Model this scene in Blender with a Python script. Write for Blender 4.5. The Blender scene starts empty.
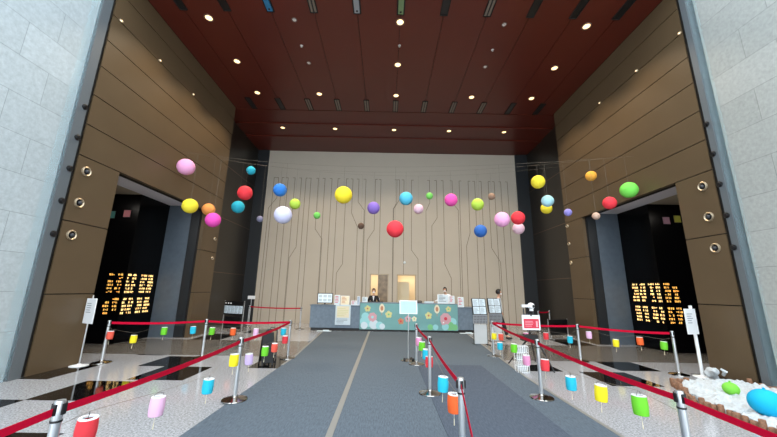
import bpy, bmesh, math, random
from mathutils import Vector, Matrix
R = random.Random(7)
PI = math.pi
scn = bpy.context.scene
COL = scn.collection

# ------------------------------------------------------------------ materials
def lin(c):
    return tuple(((v/255)/12.92 if v/255 <= .04045 else ((v/255+.055)/1.055)**2.4) for v in c)

def mat(name, rgb, rough=.6, metal=0.0, spec=.5, emit=None, estr=0.0, noise=0.0, nscale=20.0, trans=0.0, alpha=1.0, bump=0.0, bscale=60.0):
    m = bpy.data.materials.new(name); m.use_nodes = True
    nt = m.node_tree; b = nt.nodes['Principled BSDF']
    c = (*lin(rgb), 1)
    b.inputs['Base Color'].default_value = c
    b.inputs['Roughness'].default_value = rough
    b.inputs['Metallic'].default_value = metal
    b.inputs['Specular IOR Level'].default_value = spec
    b.inputs['Transmission Weight'].default_value = trans
    b.inputs['Alpha'].default_value = alpha
    if emit:
        b.inputs['Emission Color'].default_value = (*lin(emit), 1)
        b.inputs['Emission Strength'].default_value = estr
    if noise or bump:
        g = nt.nodes.new('ShaderNodeNewGeometry')
        n = nt.nodes.new('ShaderNodeTexNoise'); n.inputs['Scale'].default_value = nscale; n.inputs['Detail'].default_value = 4
        nt.links.new(g.outputs['Position'], n.inputs['Vector'])
        if noise:
            mx = nt.nodes.new('ShaderNodeMixRGB'); mx.blend_type = 'MULTIPLY'; mx.inputs[0].default_value = 1
            rp = nt.nodes.new('ShaderNodeValToRGB')
            rp.color_ramp.elements[0].position = .3; rp.color_ramp.elements[1].position = .7
            lo, hi = 1-noise, 1+noise
            rp.color_ramp.elements[0].color = (lo, lo, lo, 1); rp.color_ramp.elements[1].color = (hi, hi, hi, 1)
            nt.links.new(n.outputs['Fac'], rp.inputs['Fac'])
            mx.inputs[1].default_value = c
            nt.links.new(rp.outputs['Color'], mx.inputs[2])
            nt.links.new(mx.outputs['Color'], b.inputs['Base Color'])
        if bump:
            n2 = nt.nodes.new('ShaderNodeTexNoise'); n2.inputs['Scale'].default_value = bscale; n2.inputs['Detail'].default_value = 3
            nt.links.new(g.outputs['Position'], n2.inputs['Vector'])
            bp = nt.nodes.new('ShaderNodeBump'); bp.inputs['Strength'].default_value = bump; bp.inputs['Distance'].default_value = .02
            nt.links.new(n2.outputs['Fac'], bp.inputs['Height']); nt.links.new(bp.outputs['Normal'], b.inputs['Normal'])
    return m

def granite(name, c1, c2, scale, rough, spec=.5, big=0.12):
    """speckled polished stone"""
    m = bpy.data.materials.new(name); m.use_nodes = True
    nt = m.node_tree; b = nt.nodes['Principled BSDF']
    g = nt.nodes.new('ShaderNodeNewGeometry')
    n = nt.nodes.new('ShaderNodeTexNoise'); n.inputs['Scale'].default_value = scale; n.inputs['Detail'].default_value = 6; n.inputs['Roughness'].default_value = .75
    rp = nt.nodes.new('ShaderNodeValToRGB')
    rp.color_ramp.elements[0].position = .36; rp.color_ramp.elements[0].color = (*lin(c1), 1)
    rp.color_ramp.elements[1].position = .62; rp.color_ramp.elements[1].color = (*lin(c2), 1)
    n2 = nt.nodes.new('ShaderNodeTexNoise'); n2.inputs['Scale'].default_value = .9; n2.inputs['Detail'].default_value = 3
    mr = nt.nodes.new('ShaderNodeMapRange'); mr.inputs[3].default_value = 1-big; mr.inputs[4].default_value = 1+big
    mx = nt.nodes.new('ShaderNodeVectorMath'); mx.operation = 'SCALE'
    nt.links.new(g.outputs['Position'], n.inputs['Vector']); nt.links.new(g.outputs['Position'], n2.inputs['Vector'])
    nt.links.new(n.outputs['Fac'], rp.inputs['Fac']); nt.links.new(n2.outputs['Fac'], mr.inputs[0])
    nt.links.new(rp.outputs['Color'], mx.inputs[0]); nt.links.new(mr.outputs[0], mx.inputs['Scale'])
    nt.links.new(mx.outputs[0], b.inputs['Base Color'])
    b.inputs['Roughness'].default_value = rough; b.inputs['Specular IOR Level'].default_value = spec
    return m

def stone_wall_mat(name, c1, c2):
    """large stone blocks in courses 0.725 m high, vertical wall along Y"""
    m = bpy.data.materials.new(name); m.use_nodes = True
    nt = m.node_tree; b = nt.nodes['Principled BSDF']
    g = nt.nodes.new('ShaderNodeNewGeometry')
    sp = nt.nodes.new('ShaderNodeSeparateXYZ'); nt.links.new(g.outputs['Position'], sp.inputs[0])
    az = nt.nodes.new('ShaderNodeMath'); az.operation = 'ADD'; az.inputs[1].default_value = -.155
    nt.links.new(sp.outputs['Z'], az.inputs[0])
    cb = nt.nodes.new('ShaderNodeCombineXYZ'); nt.links.new(sp.outputs['Y'], cb.inputs[0]); nt.links.new(az.outputs[0], cb.inputs[1])
    br = nt.nodes.new('ShaderNodeTexBrick')
    br.inputs['Scale'].default_value = 1.0; br.inputs['Brick Width'].default_value = 1.45; br.inputs['Row Height'].default_value = .725
    br.inputs['Mortar Size'].default_value = .006; br.inputs['Mortar Smooth'].default_value = .2; br.inputs['Bias'].default_value = .0
    br.inputs['Color1'].default_value = (*lin(c1), 1); br.inputs['Color2'].default_value = (*lin(c2), 1)
    br.inputs['Mortar'].default_value = (*lin(tuple(v*.84 for v in c2)), 1)
    br.offset = .37
    nt.links.new(cb.outputs[0], br.inputs['Vector'])
    n = nt.nodes.new('ShaderNodeTexNoise'); n.inputs['Scale'].default_value = 14; n.inputs['Detail'].default_value = 7; n.inputs['Roughness'].default_value = .7
    nt.links.new(g.outputs['Position'], n.inputs['Vector'])
    mr = nt.nodes.new('ShaderNodeMapRange'); mr.inputs[1].default_value = .3; mr.inputs[2].default_value = .7; mr.inputs[3].default_value = .82; mr.inputs[4].default_value = 1.12
    nt.links.new(n.outputs['Fac'], mr.inputs[0])
    mx = nt.nodes.new('ShaderNodeVectorMath'); mx.operation = 'SCALE'
    nt.links.new(br.outputs['Color'], mx.inputs[0]); nt.links.new(mr.outputs[0], mx.inputs['Scale'])
    nt.links.new(mx.outputs[0], b.inputs['Base Color'])
    b.inputs['Roughness'].default_value = .55
    return m

def carpet_mat(name, c1, c2):
    m = bpy.data.materials.new(name); m.use_nodes = True
    nt = m.node_tree; b = nt.nodes['Principled BSDF']
    g = nt.nodes.new('ShaderNodeNewGeometry')
    mp = nt.nodes.new('ShaderNodeMapping'); mp.inputs['Scale'].default_value = (60, 9, 1)
    n = nt.nodes.new('ShaderNodeTexNoise'); n.inputs['Scale'].default_value = 1.0; n.inputs['Detail'].default_value = 5; n.inputs['Roughness'].default_value = .8
    nt.links.new(g.outputs['Position'], mp.inputs[0]); nt.links.new(mp.outputs[0], n.inputs['Vector'])
    rp = nt.nodes.new('ShaderNodeValToRGB')
    rp.color_ramp.elements[0].position = .3; rp.color_ramp.elements[0].color = (*lin(c1), 1)
    rp.color_ramp.elements[1].position = .7; rp.color_ramp.elements[1].color = (*lin(c2), 1)
    nt.links.new(n.outputs['Fac'], rp.inputs['Fac']); nt.links.new(rp.outputs['Color'], b.inputs['Base Color'])
    bp = nt.nodes.new('ShaderNodeBump'); bp.inputs['Strength'].default_value = .4; bp.inputs['Distance'].default_value = .01
    nt.links.new(n.outputs['Fac'], bp.inputs['Height']); nt.links.new(bp.outputs['Normal'], b.inputs['Normal'])
    b.inputs['Roughness'].default_value = .95; b.inputs['Specular IOR Level'].default_value = .1
    return m

M = {}
M['floor'] = granite('pale speckled granite', (114,116,120), (192,194,199), 38, .11, .7, .06)
M['band'] = granite('grey brown granite', (88,85,81), (122,118,113), 38, .16, .5, .05)
M['black_tile'] = granite('polished black granite', (8,8,9), (22,22,24), 40, .06, .5)
M['stone'] = stone_wall_mat('pale stone blocks', (180,189,192), (171,180,183))
M['stone_r'] = stone_wall_mat('grey stone blocks', (166,168,164), (156,159,155))
M['brown'] = mat('bronze brown panel', (90,74,54), .42, 0, .4, noise=.05, nscale=1.5)
M['groove'] = mat('dark joint', (22,17,12), .8)
M['ceiling'] = mat('dark red panel', (86,32,22), .34, 0, .4, noise=.05, nscale=.8)
M['ceil_groove'] = mat('ceiling joint', (34,14,11), .8)
M['darkwall'] = mat('dark bronze wall', (36,31,25), .3, 0, .5)
M['slate'] = mat('slate blue grey stone', (92,102,112), .4, 0, .4, noise=.08, nscale=6)
M['slate_dark'] = mat('dark slate', (38,41,44), .4, 0, .4)
M['frame'] = mat('blue grey painted steel', (92,98,102), .55, 0)
M['beige'] = mat('beige wall panel', (186,176,161), .55, 0, .3, noise=.02, nscale=1.2)
M['wallgroove'] = mat('wall groove', (96,86,74), .8)
M['black'] = mat('glossy black stone', (5,5,6), .22, 0, .12)
M['soffit'] = mat('pale grey soffit', (236,233,240), .5)
M['beige_soffit'] = mat('cream inner ceiling', (176,162,140), .6)
M['gold'] = mat('gold lettering with added glow', (235,190,105), .35, .4, .5, emit=(255,224,152), estr=1.5)  # emission puts the brightness of the letters into their material
M['amber'] = mat('amber lettering with added glow', (225,170,80), .35, .4, .5, emit=(255,200,100), estr=1.1)  # same added glow, in amber, for the end face letters
M['chrome'] = mat('brushed steel', (206,208,210), .36, .85)
M['chrome_dark'] = mat('polished steel', (165,160,155), .12, 1.0)
M['blackplastic'] = mat('black plastic', (18,18,20), .4)
M['darkgrey'] = mat('charcoal plastic', (52,54,58), .5)
M['belt'] = mat('crimson webbing', (186,6,46), .75, 0, .1, bump=.2, bscale=300)
M['carpet'] = carpet_mat('grey carpet', (70,79,89), (100,111,122))
M['mat'] = carpet_mat('slate blue carpet', (62,70,82), (88,97,110))
M['strip'] = mat('grey seam strip', (122,122,119), .6)
M['white'] = mat('white paint', (232,234,236), .4)
M['paper'] = mat('white paper', (202,216,224), .7)
M['cream'] = mat('cream paper', (226,216,188), .7)
M['ink'] = mat('grey print', (120,128,138), .8)
M['redprint'] = mat('red print', (206,48,70), .6)
M['counter'] = mat('blue grey stone laminate', (106,121,136), .45, 0, .4, noise=.12, nscale=9)
M['teal'] = mat('teal printed banner', (112,162,162), .6, noise=.08, nscale=2.2)
M['cyanprint'] = mat('pale cyan print', (150,206,210), .6)
M['pinkprint'] = mat('pink print', (206,158,166), .6)
M['yellowprint'] = mat('yellow print', (206,204,140), .6)
M['orangeprint'] = mat('orange print', (190,130,96), .6)
M['greenprint'] = mat('green print', (120,190,130), .6)
M['screen'] = mat('pale screen', (215,228,235), .3, emit=(215,228,240), estr=.35)
M['lens'] = mat('lit lamp lens', (255,240,214), .3, emit=(255,214,150), estr=2.3)
M['lens_dim'] = mat('unlit lamp lens', (205,196,190), .4)
M['eyelet'] = mat('small wall lamp lens', (255,240,214), .3, emit=(255,226,180), estr=2.0)
M['trim'] = mat('lamp trim', (120,96,84), .4, .5)
M['warmroom'] = mat('warm cream plaster', (226,208,176), .7)
M['doorleaf'] = mat('dark marbled door leaf', (124,104,78), .35, noise=.35, nscale=5)
M['skin'] = mat('skin', (198,152,126), .6)
M['hair'] = mat('black hair', (20,17,16), .5)
M['shirt'] = mat('white shirt', (226,230,236), .8)
M['suit'] = mat('black jacket', (22,22,26), .8)
M['trouser'] = mat('dark trousers', (28,28,34), .8)
M['mask'] = mat('white face mask', (235,240,245), .8)
M['wood'] = mat('brown log wood', (134,96,72), .7, noise=.35, nscale=30)
M['cotton'] = mat('white cotton snow', (190,196,200), .95, noise=.12, nscale=25, bump=1.0, bscale=30)
M['glass_tint'] = mat('tinted glass edge', (170,225,235), .05, 0, .5, alpha=.05)
M['lampring'] = mat('warm satin ring', (190,172,146), .35, .8)
M['louvre'] = mat('taupe louvre', (112,100,88), .5)
M['clear'] = mat('clear guard pane', (225,232,228), .1, 0, .3, alpha=.07)
M['acrylic'] = mat('clear acrylic', (225,232,236), .1, 0, .5, alpha=.45)
M['wire'] = mat('thin grey wire', (120,112,100), .6)
M['bluebox'] = mat('blue fitting', (40,110,150), .5)
M['greenbox'] = mat('green fitting', (110,130,90), .5)
M['perf'] = mat('grey perforated metal', (150,152,156), .5, .3)

def cmat(name, rgb):
    k = 'c_'+name
    if k not in M: M[k] = mat(name+' paper', rgb, .75, 0, .25)
    return M[k]

# ------------------------------------------------------------------ mesh builder
class MB:
    def __init__(s): s.bm = bmesh.new()
    def _mi(s, faces, mi):
        for f in faces: f.material_index = mi
    def box(s, x0, x1, y0, y1, z0, z1, mi=0, mx=None):
        v = [s.bm.verts.new((x, y, z)) for x in (x0, x1) for y in (y0, y1) for z in (z0, z1)]
        if mx is not None:
            for q in v: q.co = mx @ q.co
        fs = [s.bm.faces.new([v[i] for i in q]) for q in ((0,1,3,2),(4,6,7,5),(0,4,5,1),(2,3,7,6),(0,2,6,4),(1,5,7,3))]
        s._mi(fs, mi); return s
    def quad(s, pts, mi=0):
        f = s.bm.faces.new([s.bm.verts.new(p) for p in pts]); f.material_index = mi; return s
    def tube(s, pts, r, n=8, mi=0, cap=True):
        pts = [Vector(p) for p in pts]; rs = r if isinstance(r, (list, tuple)) else [r]*len(pts)
        rings = []
        for i, p in enumerate(pts):
            d = (pts[min(i+1, len(pts)-1)]-pts[max(i-1, 0)]).normalized()
            a = d.cross(Vector((0, 0, 1)))
            if a.length < 1e-3: a = d.cross(Vector((1, 0, 0)))
            a.normalize(); b = d.cross(a)
            rings.append([s.bm.verts.new(p+rs[i]*(math.cos(2*PI*k/n)*a+math.sin(2*PI*k/n)*b)) for k in range(n)])
        fs = []
        for A, B in zip(rings, rings[1:]):
            for k in range(n): fs.append(s.bm.faces.new((A[k], A[(k+1) % n], B[(k+1) % n], B[k])))
        if cap:
            fs.append(s.bm.faces.new(rings[0][::-1])); fs.append(s.bm.faces.new(rings[-1]))
        s._mi(fs, mi); return s
    def lathe(s, prof, n=20, c=(0, 0, 0), mi=0, mx=None):
        """profile of (r, z) revolved about z through c"""
        rings = []
        for r, z in prof:
            if r < 1e-5: rings.append([s.bm.verts.new((c[0], c[1], c[2]+z))])
            else: rings.append([s.bm.verts.new((c[0]+r*math.cos(2*PI*k/n), c[1]+r*math.sin(2*PI*k/n), c[2]+z)) for k in range(n)])
        fs = []
        for A, B in zip(rings, rings[1:]):
            for k in range(n):
                a = [A[k % len(A)], A[(k+1) % len(A)], B[(k+1) % len(B)], B[k % len(B)]]
                u = []
                for q in a:
                    if q not in u: u.append(q)
                if len(u) >= 3: fs.append(s.bm.faces.new(u))
        s._mi(fs, mi)
        if mx is not None:
            for ring in rings:
                for q in ring: q.co = mx @ q.co
        return s
    def sphere(s, c, r, n=20, m=12, mi=0, sz=1.0, sx=1.0, sy=1.0):
        prof = [(r*math.sin(PI*i/m), -r*math.cos(PI*i/m)*sz) for i in range(m+1)]
        prof[0] = (0, -r*sz); prof[-1] = (0, r*sz)
        mx = Matrix.Translation(c) @ Matrix.Diagonal((sx, sy, 1, 1))
        return s.lathe(prof, n, (0, 0, 0), mi, mx)
    def build(s, name, mats, parent=None, smooth=False, bevel=0.0):
        bmesh.ops.recalc_face_normals(s.bm, faces=s.bm.faces[:])
        me = bpy.data.meshes.new(name); s.bm.to_mesh(me); s.bm.free()
        for m in (mats if isinstance(mats, (list, tuple)) else [mats]): me.materials.append(m)
        if smooth:
            me.polygons.foreach_set('use_smooth', [True]*len(me.polygons))
            try: me.set_sharp_from_angle(angle=math.radians(40))
            except Exception: pass
        o = bpy.data.objects.new(name, me); COL.objects.link(o)
        if parent is not None: o.parent = parent
        if bevel:
            b = o.modifiers.new('bevel', 'BEVEL'); b.width = bevel; b.segments = 2; b.limit_method = 'ANGLE'
        return o

def thing(name, label, cat, loc=(0, 0, 0), rz=0.0, group=None):
    o = bpy.data.objects.new(name, None); COL.objects.link(o)
    o.location = loc; o.rotation_euler = (0, 0, rz); o.empty_display_size = .1
    o['label'] = label; o['category'] = cat
    if group: o['group'] = group
    return o
def tag(o, label, cat, group=None):
    o['label'] = label; o['category'] = cat
    if group: o['group'] = group
    return o
def struct(o):
    o['kind'] = 'structure'; return o
def dup(root, loc, rz=0.0, label=None, group=None):
    r = root.copy(); COL.objects.link(r); r.location = loc; r.rotation_euler = (0, 0, rz)
    if label: r['label'] = label
    if group: r['group'] = group
    for ch in list(root.children):
        c = ch.copy(); COL.objects.link(c); c.parent = r
        for g in list(ch.children):
            d = g.copy(); COL.objects.link(d); d.parent = c
    return r

# ------------------------------------------------------------------ camera
H = 1.75; F = 319.634; PIT, YAW, ROLL = .2203075, .0061868, .0173554
cp, sp_, cy, sy = math.cos(PIT), math.sin(PIT), math.cos(YAW), math.sin(YAW)
fw = Vector((sy*cp, cy*cp, sp_)); rr = Vector((cy, -sy, 0)); uu = rr.cross(fw)
r2 = math.cos(ROLL)*rr+math.sin(ROLL)*uu; u2 = -math.sin(ROLL)*rr+math.cos(ROLL)*uu
cam = bpy.data.cameras.new('camera'); cam.sensor_width = 36; cam.lens = F*36/777; cam.clip_end = 200
co = bpy.data.objects.new('camera', cam); COL.objects.link(co); scn.camera = co
mw = Matrix((r2, u2, -fw)).transposed().to_4x4(); mw.translation = (0, 0, H); co.matrix_world = mw
# measured layout: the pixel measurements of the photograph are turned into metres once, below
def ray(x, y): return (x-388.5)/F*r2-(y-218.5)/F*u2+fw
def onY(x, y, Y):
    d = ray(x, y); return Vector((0, 0, H))+d*(Y/d.y)
def onZ(x, y, z=0):
    d = ray(x, y); return Vector((0, 0, H))+d*((z-H)/d.z)

# ------------------------------------------------------------------ room shell
XL, XR, XC, CZ = -6.9, 7.5, .3, 9.68
YB = 17.4                                   # back wall
Y0, Y1 = 6.85, 13.05                        # bronze panel walls
OA, OB, OZ = 7.85, 11.92, 4.62              # alcove opening
XSL, XSR = -8.28, 8.88                      # alcove lettered faces
YF = 10.45                                  # alcove front black face

m = MB(); m.box(-14, 14.6, -4, 18.5, -.2, 0); struct(m.build('floor', M['floor']))
m = MB()
m.box(-12, -2.3, 9.0, 11.55, 0, .002); m.box(2.9, 12.6, 9.0, 11.55, 0, .002)
struct(m.build('trim_1', M['band']))
m = MB()
tiles = [(-4.9,-3.83,3.3,4.36), (-5.53,-4.45,5.48,6.55), (-6.6,-5.53,4.4,5.48), (-4.9,-3.84,6.67,7.75), (-5.5,-4.5,7.76,8.82), (-3.05,-2.3,7.72,9.0),
         (-6.9,-6.35,6.6,7.84), (-6.42,-5.75,8.92,9.0), (4.46,5.5,6.75,7.85), (5.55,6.5,8.02,9.0), (3.3,4.1,7.85,8.5), (7.0,7.5,6.9,7.84),
         (-6.6,-5.6,11.56,13.0), (6.3,7.3,11.56,13.0), (-5.6,-4.6,13.4,14.6), (5.4,6.3,13.6,14.6)]
for a, b, c, d in tiles: m.box(a, b, c, d, 0, .003)
struct(m.build('trim_2', M['black_tile']))

# bronze walls: panel courses with open joints on a dark backing
zs = [0, 1.55, 3.1, 4.6, 5.35, 6.1, 6.87, 7.6, 8.33, 9.06, CZ]
def side_wall(side):
    X = XL if side < 0 else XR; YS = 6.74 if side < 0 else 6.9
    def bx(mm, a, b, y0, y1, z0, z1, mi):      # a, b = depth behind the face
        x = sorted((X+side*a, X+side*b)); mm.box(x[0], x[1], y0, y1, z0, z1, mi)
    mm = MB(); g = .011
    for i in range(len(zs)-1):
        z0, z1 = zs[i]+(g if i else 0), zs[i+1]-g
        if zs[i+1] <= OZ+.01:
            bx(mm, 0, .12, YS, OA, z0, z1, 0); bx(mm, 0, .12, OB, Y1, z0, z1, 0)
        else:
            bx(mm, 0, .12, YS, Y1, z0, z1, 0)
    bx(mm, .03, .2, YS, OA-.02, 0, CZ, 1); bx(mm, .03, .2, OB+.02, Y1-.01, 0, CZ, 1); bx(mm, .03, .2, OA-.02, OB+.02, OZ, CZ, 1)
    n = 'left' if side < 0 else 'right'
    struct(mm.build('wall_'+n, [M['brown'], M['groove']]))
    # opening: dark metal header, soffit, reveal, alcove
    XS = XSL if side < 0 else XSR
    d = abs(XS-X)
    mm = MB(); bx(mm, .19, .3, OA-.02, OB+.02, OZ, OZ+.4, 0); struct(mm.build('trim_3' if side < 0 else 'trim_4', M['groove']))
    mm = MB(); bx(mm, .3, d, OA-.6, OB+.4, OZ+.14, OZ+.4, 0); struct(mm.build('ceiling_alcove_'+n, M['soffit']))
    mm = MB(); bx(mm, d, 5.0, OA-.6, YF, OZ+.14, OZ+.4, 0); struct(mm.build('ceiling_inner_'+n, M['beige_soffit']))
    mm = MB(); bx(mm, .2, .52, OB, OB+.4, 0, OZ+.14, 1); bx(mm, .52, d+.3, OB-.02, OB+.4, 0, OZ+.14, 0)
    struct(mm.build('wall_reveal_'+n, [M['slate'], M['slate_dark']]))
    mm = MB(); bx(mm, d, 5.0, YF, OB+.4, 0, OZ+.3, 0); struct(mm.build('wall_alcove_'+n, M['black']))
    mm = MB(); bx(mm, .2, 5.0, OA-.75, OA-.1, 0, OZ+.3, 0); bx(mm, 4.9, 5.1, OA-.7, OB, 0, OZ+.3, 0); struct(mm.build('wall_inner_'+n, M['darkwall']))
    # dark wall set back between bronze wall and back wall
    mm = MB(); bx(mm, .6, .8, Y1-.2, YB+.2, 0, CZ, 0); bx(mm, .1, .62, Y1-.06, Y1+.04, 0, CZ, 0)
    for z in (2.4, 4.85, 7.3): bx(mm, .594, .61, Y1, YB, z-.012, z+.012, 1)
    struct(mm.build('wall_recess_'+n, [M['darkwall'], M['trim']]))
    # stone wall nearer the entrance and steel facade column
    mm = MB(); bx(mm, .06, .4, -4, Y0-.3, 0, 13, 0); struct(mm.build('wall_stone_'+n, M['stone'] if side < 0 else M['stone_r']))
    mm = MB(); bx(mm, -.02, .4, 6.42 if side < 0 else 6.66, YS-.1, 0, 13, 0); bx(mm, .04, .3, YS-.1, YS, 0, CZ, 1)
    fr = struct(mm.build('trim_5' if side < 0 else 'trim_6', [M['frame'], M['groove']]))
    for z in (2.77, 3.48, 4.2, 4.93, 5.68):
        q = MB(); yy = 6.58 if side < 0 else 6.77
        mx = Matrix.Translation((X-side*.02, yy, z)) @ Matrix.Rotation(PI/2, 4, 'Y') @ Matrix.Diagonal((1, 1, -side, 1))
        q.lathe([(0, -.02), (.065, -.02), (.065, .02), (.04, .03), (.04, .045), (0, .045)], 16, mx=mx)
        q.build('bracket', M['blackplastic'], fr, True)
    mm = MB(); bx(mm, .0, .02, 6.2 if side < 0 else 6.45, 6.42 if side < 0 else 6.66, .0, 13, 0)
    struct(mm.build('window_1' if side < 0 else 'window_2', M['glass_tint']))
    return fr
side_wall(-1); side_wall(1)

# back wall, with two doorways and the branching vertical grooves
dz = 2.55
doors = [(-.80, .14), (.64, 1.62)]
m = MB()
xs0, xs1 = -6.86, 7.40
for a, b in ((xs0, doors[0][0]), (doors[0][1], doors[1][0]), (doors[1][1], xs1)): m.box(a, b, YB, YB+.2, 0, CZ, 0)
for a, b in doors: m.box(a, b, YB, YB+.2, dz, CZ, 0)
def gline(pts, w=.011):
    for (xa, za), (xb, zb) in zip(pts, pts[1:]):
        dv = Vector((xb-xa, 0, zb-za)); L = dv.length
        mx = Matrix.Translation((xa, YB, za)) @ Matrix.Rotation(-math.atan2(dv.z, dv.x), 4, 'Y')
        m.box(-w*.5, L+w*.5, -.003, .01, -w, w, 1, mx)
def gl(px, jy0=None, jy1=None, px2=None, tick=0):
    x0 = onY(px, 180, YB).x
    dt = .12 if tick >= 0 else -.12
    pts = [(x0+dt, 7.93), (x0, 7.93)]
    if jy0 is None: pts.append((x0, 0))
    else:
        xa = x0; za = onY(px, jy0, YB).z; zb = onY(px, jy1, YB).z; xb = x0+(onY(px2, 240, YB).x-onY(px, 240, YB).x)
        pts += [(xa, za), (xb, zb), (xb, 0)]
    pts2 = []
    for q in pts:
        pts2.append(q)
    # stop above the doorways
    for a, b in doors:
        if a-.02 < pts2[-1][0] < b+.02: pts2[-1] = (pts2[-1][0], dz+.03)
    gline(pts2)
for a in [(274,), (278.5,198,208,271), (282,), (288,), (295,), (301.5,247,258,295.5), (306,), (311,), (318.5,229,239,326), (325,), (332,), (338,), (346.5,264,273,341), (353,213,227,359.5), (359,202,210,365.5), (366,), (375.5,230,240,369), (381,), (397,203,209,393.5),
          (399.5,200,209,394), (404,), (411.5,250,259,418), (429.5,203,211,425.5), (436.5,218,226,431), (443,264,278,449), (452,203,210,457.5), (459,), (468,233,246,464), (474.5,), (481,), (488,248,262,496), (494,), (500.5,), (507,)]:
    gl(*a, tick=R.choice((-1, 1)))
struct(m.build('wall_back', [M['beige'], M['wallgroove']]))
m = MB(); m.box(XL-.6, xs0, YB-.08, YB+.2, 0, CZ); m.box(xs1, XR+.7, YB-.08, YB+.2, 0, CZ); struct(m.build('trim_7', M['slate_dark']))
m = MB(); m.box(.6, 4.2, 15.25, YB, 0, .15); struct(m.build('floor_platform', M['band']))
# lit rooms behind the doorways
m = MB(); m.box(-1.6, 3.2, 19.4, 19.6, 0, 3); m.box(-1.6, 3.2, YB+.2, 19.6, 2.8, 3); m.box(-1.8, -1.6, YB+.2, 19.6, 0, 3); m.box(3.2, 3.4, YB+.2, 19.6, 0, 3)
m.box(.36, .5, YB+.2, 19.4, 0, 2.8); m.box(-1.8, 3.4, YB+.2, 19.6, 0, .01); struct(m.build('wall_backroom', M['warmroom']))
for i, (a, b) in enumerate(doors):
    m = MB(); m.box(a-.03, a+.02, YB-.02, YB+.22, .15, dz+.03); m.box(b-.02, b+.03, YB-.02, YB+.22, .15, dz+.03); m.box(a-.03, b+.03, YB-.02, YB+.22, dz-.01, dz+.04)
    d = struct(m.build('door_%d' % (i+1), M['beige_soffit']))
    if i == 0:
        q = MB(); q.box(a+.40, b-.02, YB+.02, YB+.07, .15, dz-.02); lf = q.build('door_leaf', M['doorleaf'], d)
        q = MB(); q.box(a+.5, a+.52, YB-.03, YB+.02, 1.1, 1.35); q.build('door_handle', M['chrome'], lf)
    else:
        q = MB(); q.box(a+.02, a+.70, YB+.9, YB+.95, .15, 2.2); lf = q.build('door_leaf', M['cream'], d)
        q = MB(); q.box(a+.12, a+.14, YB+.86, YB+.9, 1.0, 1.2); q.build('door_handle', M['chrome'], lf)

# ceiling: panels with joints, stepped soffit in front of the back wall
m = MB(); g = .008
xcols = [XL] + [XC+1.27*k for k in range(-5, 6)] + [XR]
ycuts = [6.6, 13.15]
for a, b in zip(xcols, xcols[1:]):
    for c, d in zip(ycuts, ycuts[1:]): m.box(a+g, b-g, c+.004, d-.004, CZ, CZ+.05, 0)
m.box(XL-.7, XR+.8, 6.6, 13.15, CZ+.03, CZ+.35, 1)
m.box(XL-.7, XR+.8, 13.17, 14.3, CZ-.01, CZ+.3, 0); m.box(XL-.7, XR+.8, 14.32, 15.56, CZ-.06, CZ+.3, 0); m.box(XL-.7, XR+.8, 15.58, YB+.2, CZ-.11, CZ+.3, 0)
struct(m.build('ceiling', [M['ceiling'], M['ceil_groove']]))

# ------------------------------------------------------------------ ceiling fittings
ords = ['leftmost', 'second from left', 'third from left', 'fourth from left', 'fifth from left', 'sixth from left', 'seventh from left', 'eighth from left', 'ninth from left', 'tenth from left', 'rightmost']
def downlight_proto(lit):
    t = thing('ceiling_downlight', 'x', 'ceiling light'); k = 1 if lit else .6
    q = MB(); q.lathe([(.10*k, .0), (.115*k, -.018), (.14*k, -.012), (.145*k, .0)], 20); q.build('trim_ring', M['trim'], t, True)
    q = MB(); q.lathe([(0, -.012), (.075*k, -.010), (.10*k, -.003)], 20); q.build('lamp_lens', M['lens'] if lit else M['lens_dim'], t, True)
    return t
dl, dd = downlight_proto(1), None
used = [0]
def lamp(x, y, z, e, angle=105, blend=.6, col=(1, .81, .58)):
    L = bpy.data.lights.new('downlight_beam', 'SPOT'); L.energy = e; L.color = col; L.spot_size = math.radians(angle); L.spot_blend = blend; L.shadow_soft_size = .08
    o = bpy.data.objects.new('downlight_beam', L); COL.objects.link(o); o.location = (x, y, z)
def put_light(x, y, z, label, lit=True):
    global dd
    if lit:
        if used[0] == 0: o = dl; o.location = (x, y, z); o['label'] = label; o['group'] = 'lit downlights in the red ceiling'; used[0] = 1
        else: o = dup(dl, (x, y, z), 0, label, 'lit downlights in the red ceiling')
        lamp(x, y, z-.06, LAMP_E)
    else:
        if dd is None:
            dd = downlight_proto(0); o = dd; o.location = (x, y, z); o['label'] = label
        else: o = dup(dd, (x, y, z), 0, label)
        o['group'] = 'unlit ceiling discs'
    return o
LAMP_E = 370
LX = [-5.48, -2.9, .3, 3.46, 5.97]
rows = [(8.15, 'nearest lamp row'), (10.03, 'middle lamp row'), (11.9, 'lamp row just before the back soffit')]
for ri, (y, rn) in enumerate(rows):
    for ci, x in enumerate(LX):
        lit = ri == 2 or ci in (0, 2, 4)
        if ri == 0 and False: pass
        where = ['at the far left', 'left of centre', 'in the centre', 'right of centre', 'at the far right'][ci]
        put_light(x, y, CZ, ('glowing round downlight ' if lit else 'pale unlit round ceiling disc ')+where+' of the '+rn, lit)
for i, x in enumerate([-5.3, -2.67, .29, 3.06, 5.84]):
    put_light(x, 14.72, CZ-.06, 'glowing round downlight in the soffit above the beige wall, '+ords[i] if i < 4 else 'glowing round downlight in the soffit above the beige wall, rightmost', True)
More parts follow.
